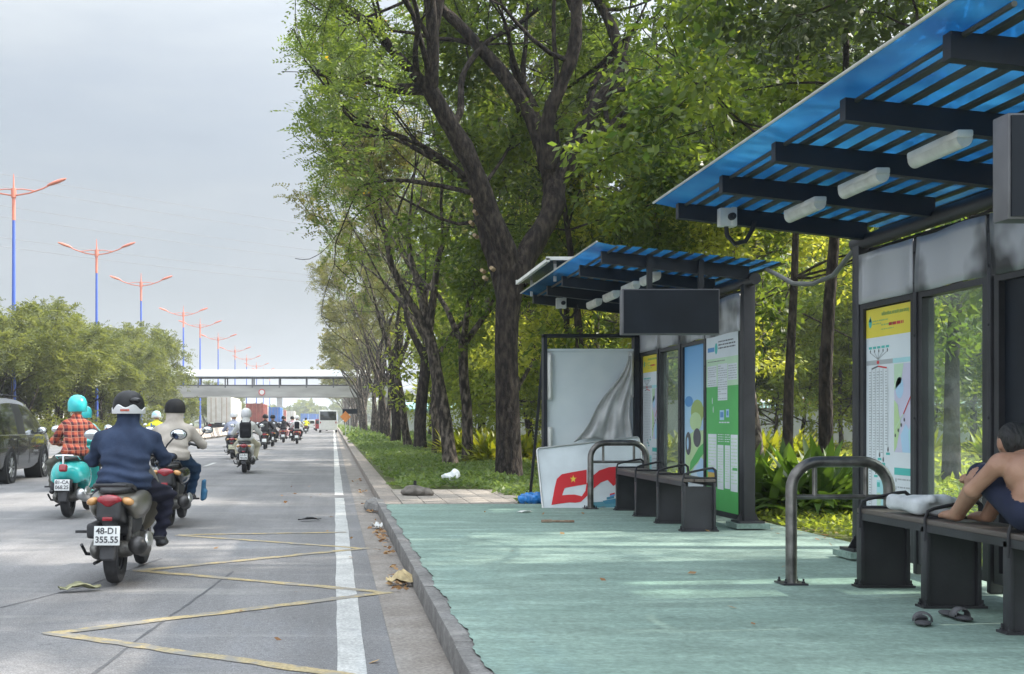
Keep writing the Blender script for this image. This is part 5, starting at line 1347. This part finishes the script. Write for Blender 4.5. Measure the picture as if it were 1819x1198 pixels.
def slipper(label, x, y, rz):
    root = thing('slipper', label, 'slipper', (x, y, PL + .012), rz, 'slippers under the near bench')
    sdf_obj('sole', [('ell', (0, .075, .012), (.044, .07, .014)), ('ell', (0, -.06, .015), (.038, .075, .017))], m_gcl, root, res=.007, k=.03)
    sdf_obj('strap', [('ell', (0, .05, .02), (.052, .06, .05))], mat('slipper_strap', (.07, .07, .075), .7, 0, .2, 20), root, res=.006, subs=[('ell', (0, .05, .018), (.044, .09, .042)), ('box', (0, .05, -.02), (.1, .1, .03))])
slipper('dark slide slipper on the left under the near bench, toes towards the camera', 3.235, 6.50, R(158)); slipper('dark slide slipper on the right under the near bench', 3.50, 6.66, R(185))
# ------------------------------------------------------------------ dark people carrier on the left
m_car = mat('dark_grey_car_paint', (.055, .053, .052), .25, .5, .06, 2, coat=.8)
m_cglass = mat('car_glass', (.02, .024, .024), .05, 0, 0, spec=.8)
m_trim = mat('car_black_trim', (.02, .02, .02), .6, 0, 0)
def car(label, loc):
    root = thing('people_carrier', label, 'car', loc)
    st = [(-.98, .50, .62, .80), (-.95, .34, .92, .86), (-.86, .30, 1.20, .90), (-.72, .28, 1.50, .915), (-.45, .26, 1.70, .92), (0, .25, 1.755, .925), (.45, .25, 1.775, .925), (.62, .25, 1.775, .925), (1.25, .25, 1.76, .925), (1.37, .25, 1.75, .925), (1.95, .25, 1.68, .925), (2.35, .26, 1.48, .925), (2.75, .27, 1.20, .92), (2.95, .28, 1.06, .92), (3.35, .30, .96, .90), (3.60, .34, .84, .84), (3.70, .45, .66, .72)]
    rows = []
    for (y, zb, zr, hw) in st:
        belt = min(.985, zr - .04); tw = min(1.0, max(0, (zr - belt) / .78))
        p = [(hw * .93, zb), (hw * .985, zb + .10), (hw, min(.62, zr * .7)), (hw * .992, min(.82, zr * .85)), (hw * .975, belt), (hw * (.975 - .10 * tw), belt + (zr - belt) * .55), (hw * (.975 - .19 * tw), belt + (zr - belt) * .84), (hw * (.88 - .18 * tw), belt + (zr - belt) * .97), (hw * .45, zr), (0, zr + .01)]
        rows.append([(x, y, z) for x, z in p])
    def emit(test, name, m, off=0.0, sides=(1, -1)):
        V, Q = [], []; n = len(rows[0])
        for s in sides:
            for i in range(len(rows) - 1):
                for j in range(n - 1):
                    if test(i, j):
                        o = len(V); V += [(s * (rows[a][b2][0] + off), rows[a][b2][1], rows[a][b2][2]) for a, b2 in ((i, j), (i + 1, j), (i + 1, j + 1), (i, j + 1))]; Q.append((o, o + 1, o + 2, o + 3) if s > 0 else (o + 3, o + 2, o + 1, o))
        me = mesh_from(name, V, np.array(Q), m, smooth=True); bm = bmesh.new(); bm.from_mesh(me); bmesh.ops.remove_doubles(bm, verts=bm.verts, dist=1e-4); bm.to_mesh(me); bm.free(); me.set_sharp_from_angle(angle=R(38))
        return link(name, me, root)
    side = lambda i, j: j in (4, 5) and i in (3, 4, 5, 6, 8, 10)
    side2 = lambda i, j: j in (4, 5) and i in (9, 11)
    rear = lambda i, j: j in (6, 7, 8) and i in (1, 2)
    front = lambda i, j: j in (6, 7, 8) and i in (11, 12)
    emit(lambda i, j: not (side(i, j) or side2(i, j) or rear(i, j) or front(i, j) or (j in (4, 5) and i == 7)), 'body', m_car)
    [emit(lambda i, j: side(i, j) or side2(i, j), 'side_window', m_cglass, 0.0, (sd,)) for sd in (1, -1)]; emit(rear, 'rear_window', m_cglass); emit(front, 'windscreen', m_cglass); [emit(lambda i, j: j in (4, 5) and i == 7, 'pillar', m_trim, 0.0, (sd,)) for sd in (1, -1)]
    for s in (1, -1):
        b = MB(); b.tube([(s * .905, -.8, .985), (s * .908, 0, .985), (s * .908, 1.6, .985), (s * .905, 2.6, .985)], .012, 6); b.build('belt_trim', m_chrome, root)
        for y in (.18, 1.05):
            b = MB(); b.tube([(s * .925, y, .90), (s * .945, y + .04, .90), (s * .945, y + .16, .90), (s * .925, y + .2, .90)], .014, 6); b.build('door_handle', m_chrome, root)
        b = MB(); b.M = Matrix.Translation((s * 1.04, 2.12, 1.06)); b.ball((0, 0, 0), (.12, .07, .085), 14, 8); b.tube([(-s * .14, .03, -.05), (0, 0, -.03)], .025, 6); mr = b.build('wing_mirror', m_car, root)
        b = MB(); b.M = Matrix.Translation((s * 1.04, 2.062, 1.06)); b.ball((0, 0, 0), (.10, .016, .07), 14, 8); b.build('mirror_glass', m_mirror, mr)
        b = MB(); b.box((s * .80, -.955, .88), (.16, .06, .2), 0, None, .02); b.build('tail_lamp', m_tail, root)
        b = MB(); b.box((s * .70, 3.62, .70), (.3, .12, .12), 0, None, .03); b.build('headlight', m_white_p, root)
        b = MB(); b.span((s * .928, .55, .35), (s * .922, .56, .96)); b.span((s * .928, 1.5, .35), (s * .922, 1.51, .96)); b.build('door_seam', m_trim, root)
        for y in (0, 2.75):
            b = MB(); b.lathe((s * .86, y, .335), [(.001, s * .066), (.385, s * .072), (.40, s * .078), (.40, -s * .3), (.001, -s * .3)], 'x', 28); b.build('wheel_arch', m_trim, root)
            b = MB(); b.lathe((s * .83, y, .325), [(.22, s * .105), (.29, s * .125), (.325, s * .09), (.325, -s * .09), (.29, -s * .12), (.22, -s * .1), (.22, s * .105)], 'x', 28); w = b.build('wheel', m_tyre, root)
            b = MB(); b.lathe((s * .83, y, .325), [(.001, s * .05), (.2, s * .04), (.222, s * .108), (.215, s * .03)], 'x', 28)
            for k in range(10):
                a = 2 * math.pi * k / 10; c, q = math.cos(a), math.sin(a); b.tube([(s * .925, y + .03 * c, .325 + .03 * q), (s * .93, y + .2 * c, .325 + .2 * q)], .016, 5)
            b.build('rim', mat('bright_alloy', (.45, .45, .45), .35, .8, .1), w)
    b = MB(); b.box((0, -.99, .52), (1.4, .06, .2), 0, None, .03); b.build('rear_bumper', m_car, root)
    b = MB(); b.tube([(-.62, .0, 1.79), (-.64, .4, 1.82), (-.64, 1.5, 1.8), (-.62, 1.7, 1.76)], .018, 6); b.tube([(.62, .0, 1.79), (.64, .4, 1.82), (.64, 1.5, 1.8), (.62, 1.7, 1.76)], .018, 6); b.build('roof_rail', m_trim, root)
    return root
car('dark grey people carrier at the left edge of the road', (-7.52, 24.2, .005))
# the mirror of a scooter that stays outside the frame is not built

# ------------------------------------------------------------------ container trucks and far vehicles
def truck(label, loc, m, s=1.0, name='container_truck', cab=True, group=None):
    root = thing(name, label, 'truck', loc, 0, group); b = MB()
    n = 30; b.span((-1.2, .05, 1.15), (1.2, 12.1, 3.72))
    for k in range(n): 
        for sx in (-1, 1): b.box((sx * 1.21, .5 + k * .39, 2.43), (.03, .18, 2.3))
    b.span((-1.22, 0, 1.1), (1.22, .10, 1.2)); b.span((-1.22, 0, 3.66), (1.22, .1, 3.76)); b.span((-1.22, 0, 1.1), (-1.13, .1, 3.76)); b.span((1.13, 0, 1.1), (1.22, .1, 3.76)); b.build('container', m, root)
    for sx in (-1, 1):
        b = MB(); b.span((sx * .02, -.01, 1.22), (sx * 1.12, .03, 3.64))
        for k in range(5): b.span((sx * (.1 + .21 * k), -.03, 1.3), (sx * (.17 + .21 * k), 0, 3.6))
        d = b.build('door', m, root); b = MB()
        for x in (.3, .8): b.tube([(sx * x, -.06, 1.2), (sx * x, -.06, 3.66)], .025, 6)
        b.build('locking_bar', mat('rusty_bar', (.30, .16, .10), .7), d)
    b = MB(); b.span((-.5, .2, .85), (.5, 13.5, 1.08)); b.span((-1.15, .25, .5), (1.15, .35, .95)); b.build('chassis', m_trim, root)
    for sx in (-1, 1):
        b = MB(); b.box((sx * .95, .2, .85), (.34, .06, .16)); b.build('tail_lamp', m_tail, root)
        for y in (1.4, 2.7, 10.6, 12.6): b = MB(); b.lathe((sx * .98, y, .5), [(.001, -.14), (.5, -.14), (.5, .14), (.001, .14)], 'x', 16); b.build('wheel', m_tyre, root)
    if cab: b = MB(); b.span((-1.2, 12.4, .7), (1.2, 14.4, 3.5), 0, .08); b.build('cab', m_wpaint, root)
    return root
m_c1 = mat('white_container_paint', (.55, .52, .46), .6, 0, .25, 1.6, c2=(.66, .64, .6)); m_c2 = mat('rust_red_container_paint', (.24, .06, .045), .65, 0, .3, 1.2); m_c3 = mat('blue_container_paint', (.05, .16, .42), .6, 0, .2, 1.2)
truck('white container truck left of the lavender rider', (-11.7, 121, .002), m_c1)
truck('rust red container truck behind the white helmeted riders', (-11.2, 168, .002), m_c2)
truck('blue container truck peeping out right of the rust red one', (-10.9, 215, .002), m_c3)
truck('small rust red container truck behind the group of dark riders', (-12.0, 260, .002), m_c2)
truck('far white container truck at the end of the truck queue', (-11.2, 300, .002), m_c1)
for i in range(5): truck('tiny blue truck on the far rise of the road', (-9.8 + 2.6 * i, 400 + 14 * i, .002), m_c3, 1, 'container_truck', True, 'blue trucks far down the road')
def boxcar(name, label, cat, loc, w, h, L, m, gz0, gz1):
    root = thing(name, label, cat, loc); b = MB(); b.box((0, L / 2, .28 + (h - .28) / 2), (w, L, h - .28), 0, None, .12); b.build('body', m, root)
    b = MB(); b.box((0, -.005, (gz0 + gz1) / 2), (w * .88, .03, gz1 - gz0), 0, None, .01); b.build('rear_window', m_cglass, root)
    for s in (-1, 1):
        b = MB(); b.box((s * w * .42, -.01, gz0 - .25), (.12, .04, .2), 0, None, .01); b.build('tail_lamp', m_tail, root)
        for y in (.18 * L, .8 * L): b = MB(); b.lathe((s * (w / 2 - .12), y, .34), [(.001, -.1), (.34, -.1), (.34, .1), (.001, .1)], 'x', 14); b.build('wheel', m_tyre, root)
    return root
boxcar('van', 'white van with a dark rear window driving beside the kerb', 'van', (-.55, 128, .002), 2.0, 2.45, 5.2, m_wpaint, 1.35, 2.3)
boxcar('hatchback', 'small red hatchback left of the white van', 'car', (-1.5, 150, .002), 1.6, 1.5, 3.8, mat('bright_red_paint', (.45, .03, .03), .35, coat=.5), .9, 1.35)
boxcar('sedan', 'white car left of the red hatchback', 'car', (-3.4, 165, .002), 1.75, 1.45, 4.4, m_wpaint, .9, 1.3)

# ------------------------------------------------------------------ footbridge, lamps, wires
m_conc = mat('pale_concrete', (.30, .295, .28), .85, 0, .2, .6, st=(.4, 1, 2), detail=8)
m_brf = mat('pale_roof_metal', (.46, .47, .48), .5, .1, .06, .5)
root = thing('footbridge', 'pale covered footbridge spanning the whole road', 'footbridge', (0, 145, 0))
b = MB(); b.span((-30, -1.7, 4.15), (7, 1.7, 5.3)); b.build('deck_beam', m_conc, root)
b = MB(); b.prism([(-2.1, 6.6), (2.1, 6.6), (2.1, 6.75), (1.2, 7.35), (0, 7.55), (-1.2, 7.35), (-2.1, 6.75)], -30, 7, 'x'); b.build('roof', m_brf, root)
m_rail = mat('dark_rail_paint', (.09, .09, .10), .5)
for k in range(12):
    for yy in (-1.6, 1.6):
        b = MB(); b.box((-29.5 + 3.28 * k, yy, 5.95), (.16, .12, 1.36)); b.build('post', m_rail, root)
for yy in (-1.62, 1.62):
    b = MB(); b.tube([(-30, yy, 6.55), (7, yy, 6.55)], .06, 6)
    b.tube([(-30, yy, 5.6), (7, yy, 5.6)], .06, 6)
    b.build('railing', m_rail, root)
    b = MB(); b.span((-30, yy - .03, 5.3), (7, yy + .03, 5.5)); b.build('parapet', m_conc, root)
for x in (-27, 6.2):
    b = MB(); b.box((x, 0, 2.07), (.9, 1.4, 4.16)); b.build('pier', m_conc, root)
b = MB(); b.lathe((-8.65, -1.74, 4.75), [(.001, -.03), (.30, -.03), (.30, .03)], 'y', 20); sg = b.build('height_sign', m_wpaint, root)
b = MB(); b.lathe((-8.65, -1.76, 4.75), [(.29, -.02), (.40, -.02), (.40, .03)], 'y', 24); b.build('red_ring', mat('sign_red', (.5, .05, .05), .5), sg)

m_lb = mat('blue_lamp_paint', (.045, .10, .42), .4, 0, .08, 1); m_lc = mat('coral_lamp_paint', (.56, .17, .11), .45, 0, .08, 2)
GLp = 'double-armed lamps along the median'
def lamp(label, loc):
    root = thing('street_lamp', label, 'street lamp', loc, 0, GLp)
    b = MB(); b.tube([(0, 0, 0), (0, 0, 6), (0, 0, 12.9)], [.15, .12, .085], 12); b.build('lower_pole', m_lb, root)
    b = MB(); b.tube([(0, 0, 12.9), (0, 0, 14.2), (0, 0, 14.21), (0, 0, 14.75), (0, 0, 14.76), (0, 0, 15.6)], [.10, .10, .15, .15, .06, .02], 10); b.build('upper_pole', m_lc, root)
    for s in (-1, 1):
        b = MB(); b.tube([(s * .1, 0, 14.35), (s * .9, 0, 14.48), (s * 1.7, 0, 14.75), (s * 2.1, 0, 14.95)], .045, 6); b.tube([(s * .1, 0, 14.7), (s * .5, 0, 14.72), (s * 1.2, 0, 14.62)], .03, 6); a = b.build('arm', m_lc, root)
        b = MB(); b.M = Matrix.Translation((s * 2.5, 0, 15.13)) @ Matrix.Rotation(-s * R(20), 4, 'Y'); b.ball((0, 0, 0), (.62, .16, .11), 14, 8); b.build('lantern', m_lc, a)
    return root
ly = [68.8, 93.4, 115, 147.5, 166, 192, 225, 255, 288, 316, 348]
ll = ['nearest and tallest blue and coral double-armed lamp at the left edge', 'second blue and coral double-armed lamp, above the plaid rider', 'third double-armed lamp, above the navy rider', 'fourth double-armed lamp, just behind the end of the footbridge', 'fifth double-armed lamp, overlapping the fourth one', 'sixth double-armed lamp standing behind the footbridge roof', 'seventh double-armed lamp from the left, small and hazy', 'eighth double-armed lamp from the left, small and hazy', 'ninth double-armed lamp from the left, very faint', 'tenth double-armed lamp from the left, faintest but one', 'last faint double-armed lamp before the trees']
L0 = lamp(ll[0], (-18.6, ly[0], .05))
for y_, l_ in zip(ly[1:], ll[1:]): dup(L0, (-18.7, y_, .05), 0, l_, GLp)
m_wire = mat('power_line', (.16, .16, .17), .6, 0, 0)
wl = ['topmost', 'second', 'third', 'fourth', 'fifth', 'lowest']
for i, z_ in enumerate((40, 38.1, 35.1, 33.4, 30.2, 28.8)):
    b = MB(); P = []
    for k in range(21):
        u = -.5 + 1.9 * k / 20; P.append((-51.3 + 48 * u, 182 + 49 * u, z_ - .9 * math.sin(math.pi * (u + .5) / 1.9)))
    b.tube(P, .042, 5, 0, False); tag(b.build('power_line', m_wire), wl[i] + ' of the six power lines crossing the sky on the left', 'power line', 'power lines crossing the sky')

# barrier blocks by the island
m_bar = mat('worn_barrier_concrete', (.42, .36, .31), .9, 0, .25, 3)
G_ = 'concrete barrier blocks on the traffic island'
b0 = MB(); b0.prism([(-.28, 0), (.28, 0), (.20, .2), (.10, .62), (-.10, .62), (-.20, .2)], -.95, .95, 'y')
blk = tag(b0.build('barrier_block', m_bar), 'pale concrete barrier block on the traffic island, one of an even row', 'barrier', G_); blk.location = (-8.95, 66, .14)
for i in range(16):
    c = blk.copy(); col.objects.link(c); c.location = (-8.95, 68.2 + 2.15 * i, .14); c.rotation_euler[2] = random.uniform(-.03, .03)

# white park fence, long shed and things beyond the lawn
m_fence = mat('white_fence_paint', (.66, .68, .68), .6, 0, .08, 2)
root = thing('park_fence', 'white paling fence far behind the kerb trees', 'fence', (7, 74, .1))
b = MB()
for i in range(250): b.span((i * .22, 0, 0), (i * .22 + .13, .03, 2.3))
b.build('paling', m_fence, root); root.children[0]['kind'] = 'stuff'
b = MB(); b.span((-.1, .035, .35), (55.1, .08, .45)); b.span((-.1, .035, 1.8), (55.1, .08, 1.9)); b.build('rail', m_fence, root)
root = thing('long_shed', 'long white shed with a pale teal roof behind the park fence', 'shed', (6, 100, .05))
b = MB(); b.span((0, 0, 0), (75, 12, 2.1)); b.build('wall', m_fence, root); b = MB(); b.prism([(-.8, 2.1), (12.8, 2.1), (12.8, 2.25), (6, 2.9), (-.8, 2.25)], -.5, 75.5, 'x'); b.build('roof', mat('pale_teal_roof', (.30, .52, .50), .5), root)
root = thing('parasol', 'orange parasol far behind the lily clump', 'parasol', (21.5, 52, .12))
b = MB(); b.tube([(0, 0, 0), (0, 0, 2.2)], .03, 6); b.build('pole', m_alu, root); b = MB(); b.lathe((0, 0, 1.9), [(1.35, 0), (.7, .28), (.05, .5), (.001, .52)], 'z', 8, 0, False); b.build('canopy', mat('orange_canvas', (.60, .16, .05), .7), root)
boxcar('van', 'white van parked beyond the lawn left of the orange parasol', 'van', (15.6, 48, .12), 2.0, 2.0, 5, m_wpaint, 1.1, 1.8).rotation_euler[2] = R(70)
root = thing('park_wall', 'low white wall at the far edge of the lawn', 'wall', (14, 58, .1)); b = MB(); b.span((0, 0, 0), (45, .3, 1.7)); b.build('wall_face', m_fence, root); b = MB(); b.span((-.1, -.06, 1.7), (45.1, .36, 1.82)); b.build('coping', m_conc, root)
# factory left of the median
root = thing('factory', 'long white factory half hidden behind the median trees', 'building', (-75, 105, .02))
b = MB(); b.span((0, 0, 0), (45, 60, 5.5)); b.build('wall', m_fence, root); b = MB(); b.prism([(-1, 5.5), (61, 5.5), (61, 5.8), (30, 8), (-1, 5.8)], -.5, 45.6, 'x'); b.build('roof', m_brf, root)
for k in range(16):
    for zz in (1.2, 3.4): b = MB(); b.span((1.2 + 2.75 * k, -.03, zz), (3.0 + 2.75 * k, .02, zz + 1.2)); b.build('window', m_cglass, root)
# end of the road: hazy green and a flyover
def far_clumps(r, n):
    x = r.uniform(-150, 120, n); u = r.uniform(0, 1, n); y = 560 + r.uniform(0, 60, n); h = np.where((x < -24) | (x > 3), 9 + 4 * np.sin(x * .06) + 3 * np.sin(x * .17 + 1), 8.5 + 2 * np.sin(x * .35)); keep = x > -999
    return np.stack([x, y, h * u ** .8], 1)[keep]
cover('far_wood', 14000, far_clumps, m_lf4, 3.2, 1.8, 0)
def right_clumps(r, n):
    x = r.uniform(8, 140, n); y = 112 + r.uniform(0, 14, n) ; h = 13 + 4 * np.sin(x * .3) + 2 * np.sin(x * .9); return np.stack([x, y, .2 + h * r.uniform(0, 1, n) ** .9], 1)
cover('far_wood', 16000, right_clumps, m_lf5, 1.2, .7, 0)
root = thing('flyover', 'pale flyover crossing the road in the far haze', 'bridge', (0, 480, 0))
b = MB(); b.span((-90, 0, 12.0), (60, 9, 13.4)); b.build('deck', m_conc, root); b = MB(); b.span((-90, -.2, 13.4), (60, 0, 14.4)); b.build('parapet', m_brf, root)
for x in (-70, -45, -22, 8, 30): b = MB(); b.box((x, 4.5, 6), (2.2, 3, 12)); b.build('pier', m_conc, root)
# signs under the row
root = thing('works_sign', 'small orange diamond sign at the kerb far down the road', 'sign', (.95, 92, .1))
b = MB(); b.tube([(0, 0, 0), (0, 0, 1.9)], .03, 6); b.build('post', m_alu, root); b = MB(); b.prism([(0, 1.05), (.42, 1.5), (0, 1.95), (-.42, 1.5)], -.05, -.03, 'y'); b.build('plate', mat('sign_orange', (.62, .22, .04), .5), root)
root = thing('road_sign', 'dark sign board on a post just behind the orange diamond sign', 'sign', (1.35, 96, .1))
b = MB(); b.tube([(0, 0, 0), (0, 0, 2.3)], .035, 6); b.build('post', m_alu, root); b = MB(); b.span((-.6, -.05, 1.75), (.6, -.03, 2.15)); b.build('plate', m_sign, root)
# ------------------------------------------------------------------ small things on the ground
lump('plastic_bag', 'bright blue plastic bag by the foot of the light box strut', 'bag', [('ell', (0, 0, .07), (.17, .12, .085)), ('ell', (-.09, .02, .06), (.09, .1, .07)), ('ell', (.10, -.03, .09), (.09, .08, .075))], mat('blue_film', (.03, .20, .55), .25, 0, .3, 12, .5, 30), (2.69, 16.05, PL - .01), .012, disp=lambda g: .014 * np.sin(g[:, 0] * 45 + g[:, 2] * 30) * np.sin(g[:, 1] * 38 + 9 * g[:, 0]))
lump('plastic_bag', 'crumpled white plastic bag lying in the ground cover left of the big trunk', 'bag', [('ell', (0, 0, .10), (.14, .1, .07)), ('ell', (.10, .02, .15), (.09, .07, .09))], mat('white_film', (.60, .62, .62), .35, 0, .15, 12), (2.02, 20.6, .20), .014, disp=lambda g: .014 * np.sin(g[:, 0] * 40 + g[:, 2] * 30) * np.sin(g[:, 1] * 30))
sk = lump('sack', 'grey-brown sack slumped on the tiled strip with a black stub on top', 'sack', [('ell', (0, 0, .05), (.24, .17, .085)), ('ell', (-.06, 0, .08), (.13, .12, .075)), ('ell', (.15, -.03, .03), (.12, .1, .05))], mat('sack_cloth', (.13, .115, .10), .9, 0, .3, 9, .4, 30), (1.26, 17.9, .155), .016, disp=lambda g: .008 * np.sin(g[:, 0] * 37 + g[:, 1] * 20) * np.sin(g[:, 2] * 41))
b = MB(); b.tube([(-.02, .02, .13), (-.02, .02, .22)], [.028, .022], 8); b.build('stub', m_black, sk)
b = MB(); b.tube([(0, 0, .014), (.11, .005, .016), (.12, .006, .016), (.36, .01, .012)], [.018, .020, .012, .016], 7)
o = tag(b.build('stick', mat('brown_stick', (.17, .085, .05), .7, 0, .5, 14, c2=(.32, .25, .18))), 'short brown stick lying on the green platform in front of the far bench', 'stick'); o.location = (2.28, 12.95, PL + .006)
def scrap(name, label, cat, loc, w, l, m, seed, h=.03, rz=0):
    r = random.Random(seed); n = 7; V, Q = [], []
    for i in range(n + 1):
        for j in range(n + 1):
            u, v = i / n - .5, j / n - .5; e = 1 - .55 * abs(v * 2) ** 2; V.append((u * w * e + r.uniform(-.06, .06) * w, v * l + r.uniform(-.03, .03) * l, .006 + h * abs(math.sin(5 * u + seed) * math.cos(4 * v)) + r.uniform(0, h * .3)))
            if i and j: o = i * (n + 1) + j; Q.append((o - n - 2, o - 1, o, o - n - 1))
    o = link(name, mesh_from(name, V, Q, m, smooth=True)); o.modifiers.new('thick', 'SOLIDIFY').thickness = .003
    o.location = loc; o.rotation_euler = (0, 0, rz); return tag(o, label, cat)
scrap('dead_leaf', 'large pale dried leaf on the road left of the nearest scooter', 'leaf', (-1.90, 8.85, .012), .12, .30, mat('dry_leaf_pale', (.22, .22, .13), .8, 0, .3, 12), 3, .05, R(-62))
scrap('litter', 'flattened black litter on the road near the yellow zigzag', 'litter', (-.30, 15.1, .012), .10, .30, m_black, 5, .03, R(-70))
scrap('paper_scrap', 'white paper scrap on the green platform near the cover panel', 'litter', (2.32, 14.35, PL + .008), .10, .20, m_wcl, 8, .02, R(-60))
scrap('paper_scrap', 'white litter in the gutter below the platform corner', 'litter', (.52, 14.0, .012), .12, .14, m_wcl, 11, .06, .4)
m_dl = mat('dry_leaf_brown', (.22, .10, .05), .8, 0, .4, 15, c2=(.36, .22, .12)); 
dl = scrap('dead_leaf', 'big curled tan dead leaf in the gutter beside the zigzag tip', 'leaf', (.53, 9.15, .012), .13, .26, mat('dry_leaf_tan', (.42, .33, .18), .8, 0, .3, 12), 21, .09, R(60))
def litter_pts(r, n):
    a = r.choice([0, 1, 2, 3], n, p=[.60, .05, .29, .06]); P = np.zeros((n, 3))
    c = r.choice([9.2, 9.6, 11.6, 12.6, 13.4, 14.4, 16.5, 18, 21, 25], n, p=[.16, .08, .08, .12, .1, .1, .1, .1, .08, .08])
    P[:, 0] = np.where(a == 0, .56 - np.abs(r.normal(0, .05, n)), np.where(a == 1, r.uniform(-1.2, .6, n), np.where(a == 2, r.uniform(4.3, 5.6, n), r.uniform(.8, 4.6, n))))
    P[:, 1] = np.where(a == 0, c + r.normal(0, .25, n), np.where(a == 1, r.uniform(6, 24, n), np.where(a == 2, r.uniform(6, 16, n), r.uniform(6, 15.5, n))))
    P[:, 2] = np.where(a < 2, .012, np.where((a == 2) & (P[:, 0] > 4.75), .16, PL + .02)) + r.uniform(0, .025, n) * (a == 0) + .005
    return P
r = np.random.default_rng(31); P = litter_pts(r, 330); n = len(P); d = unit(np.stack([r.normal(0, 1, n), r.normal(0, 1, n), r.normal(0, .25, n)], 1)); N = unit(np.array([0, 0, 1.]) + r.normal(0, .5, (n, 3))); e = r.uniform(.04, .10, n)
V, Q = leaf_quads(P, d, N, e, e * .5)
tag(link('fallen_leaves', mesh_from('fallen_leaves', V, Q, leaf_mat('fallen_leaf', (.20, .09, .04), (.42, .28, .13), .15, .7))), kind='stuff')

# ------------------------------------------------------------------ haze
m = bpy.data.materials.new('haze_air'); m.use_nodes = True; T = m.node_tree; T.nodes.clear()
o = T.nodes.new('ShaderNodeOutputMaterial'); v = T.nodes.new('ShaderNodeVolumePrincipled'); v.inputs['Color'].default_value = (.86, .91, .97, 1); v.inputs['Density'].default_value = HAZE
v.inputs['Anisotropy'].default_value = .3
T.links.new(v.outputs['Volume'], o.inputs['Volume'])
b = MB(); b.span((-1600, -320, -1.2), (1600, 3600, 46)); tag(b.build('haze', m), kind='stuff')
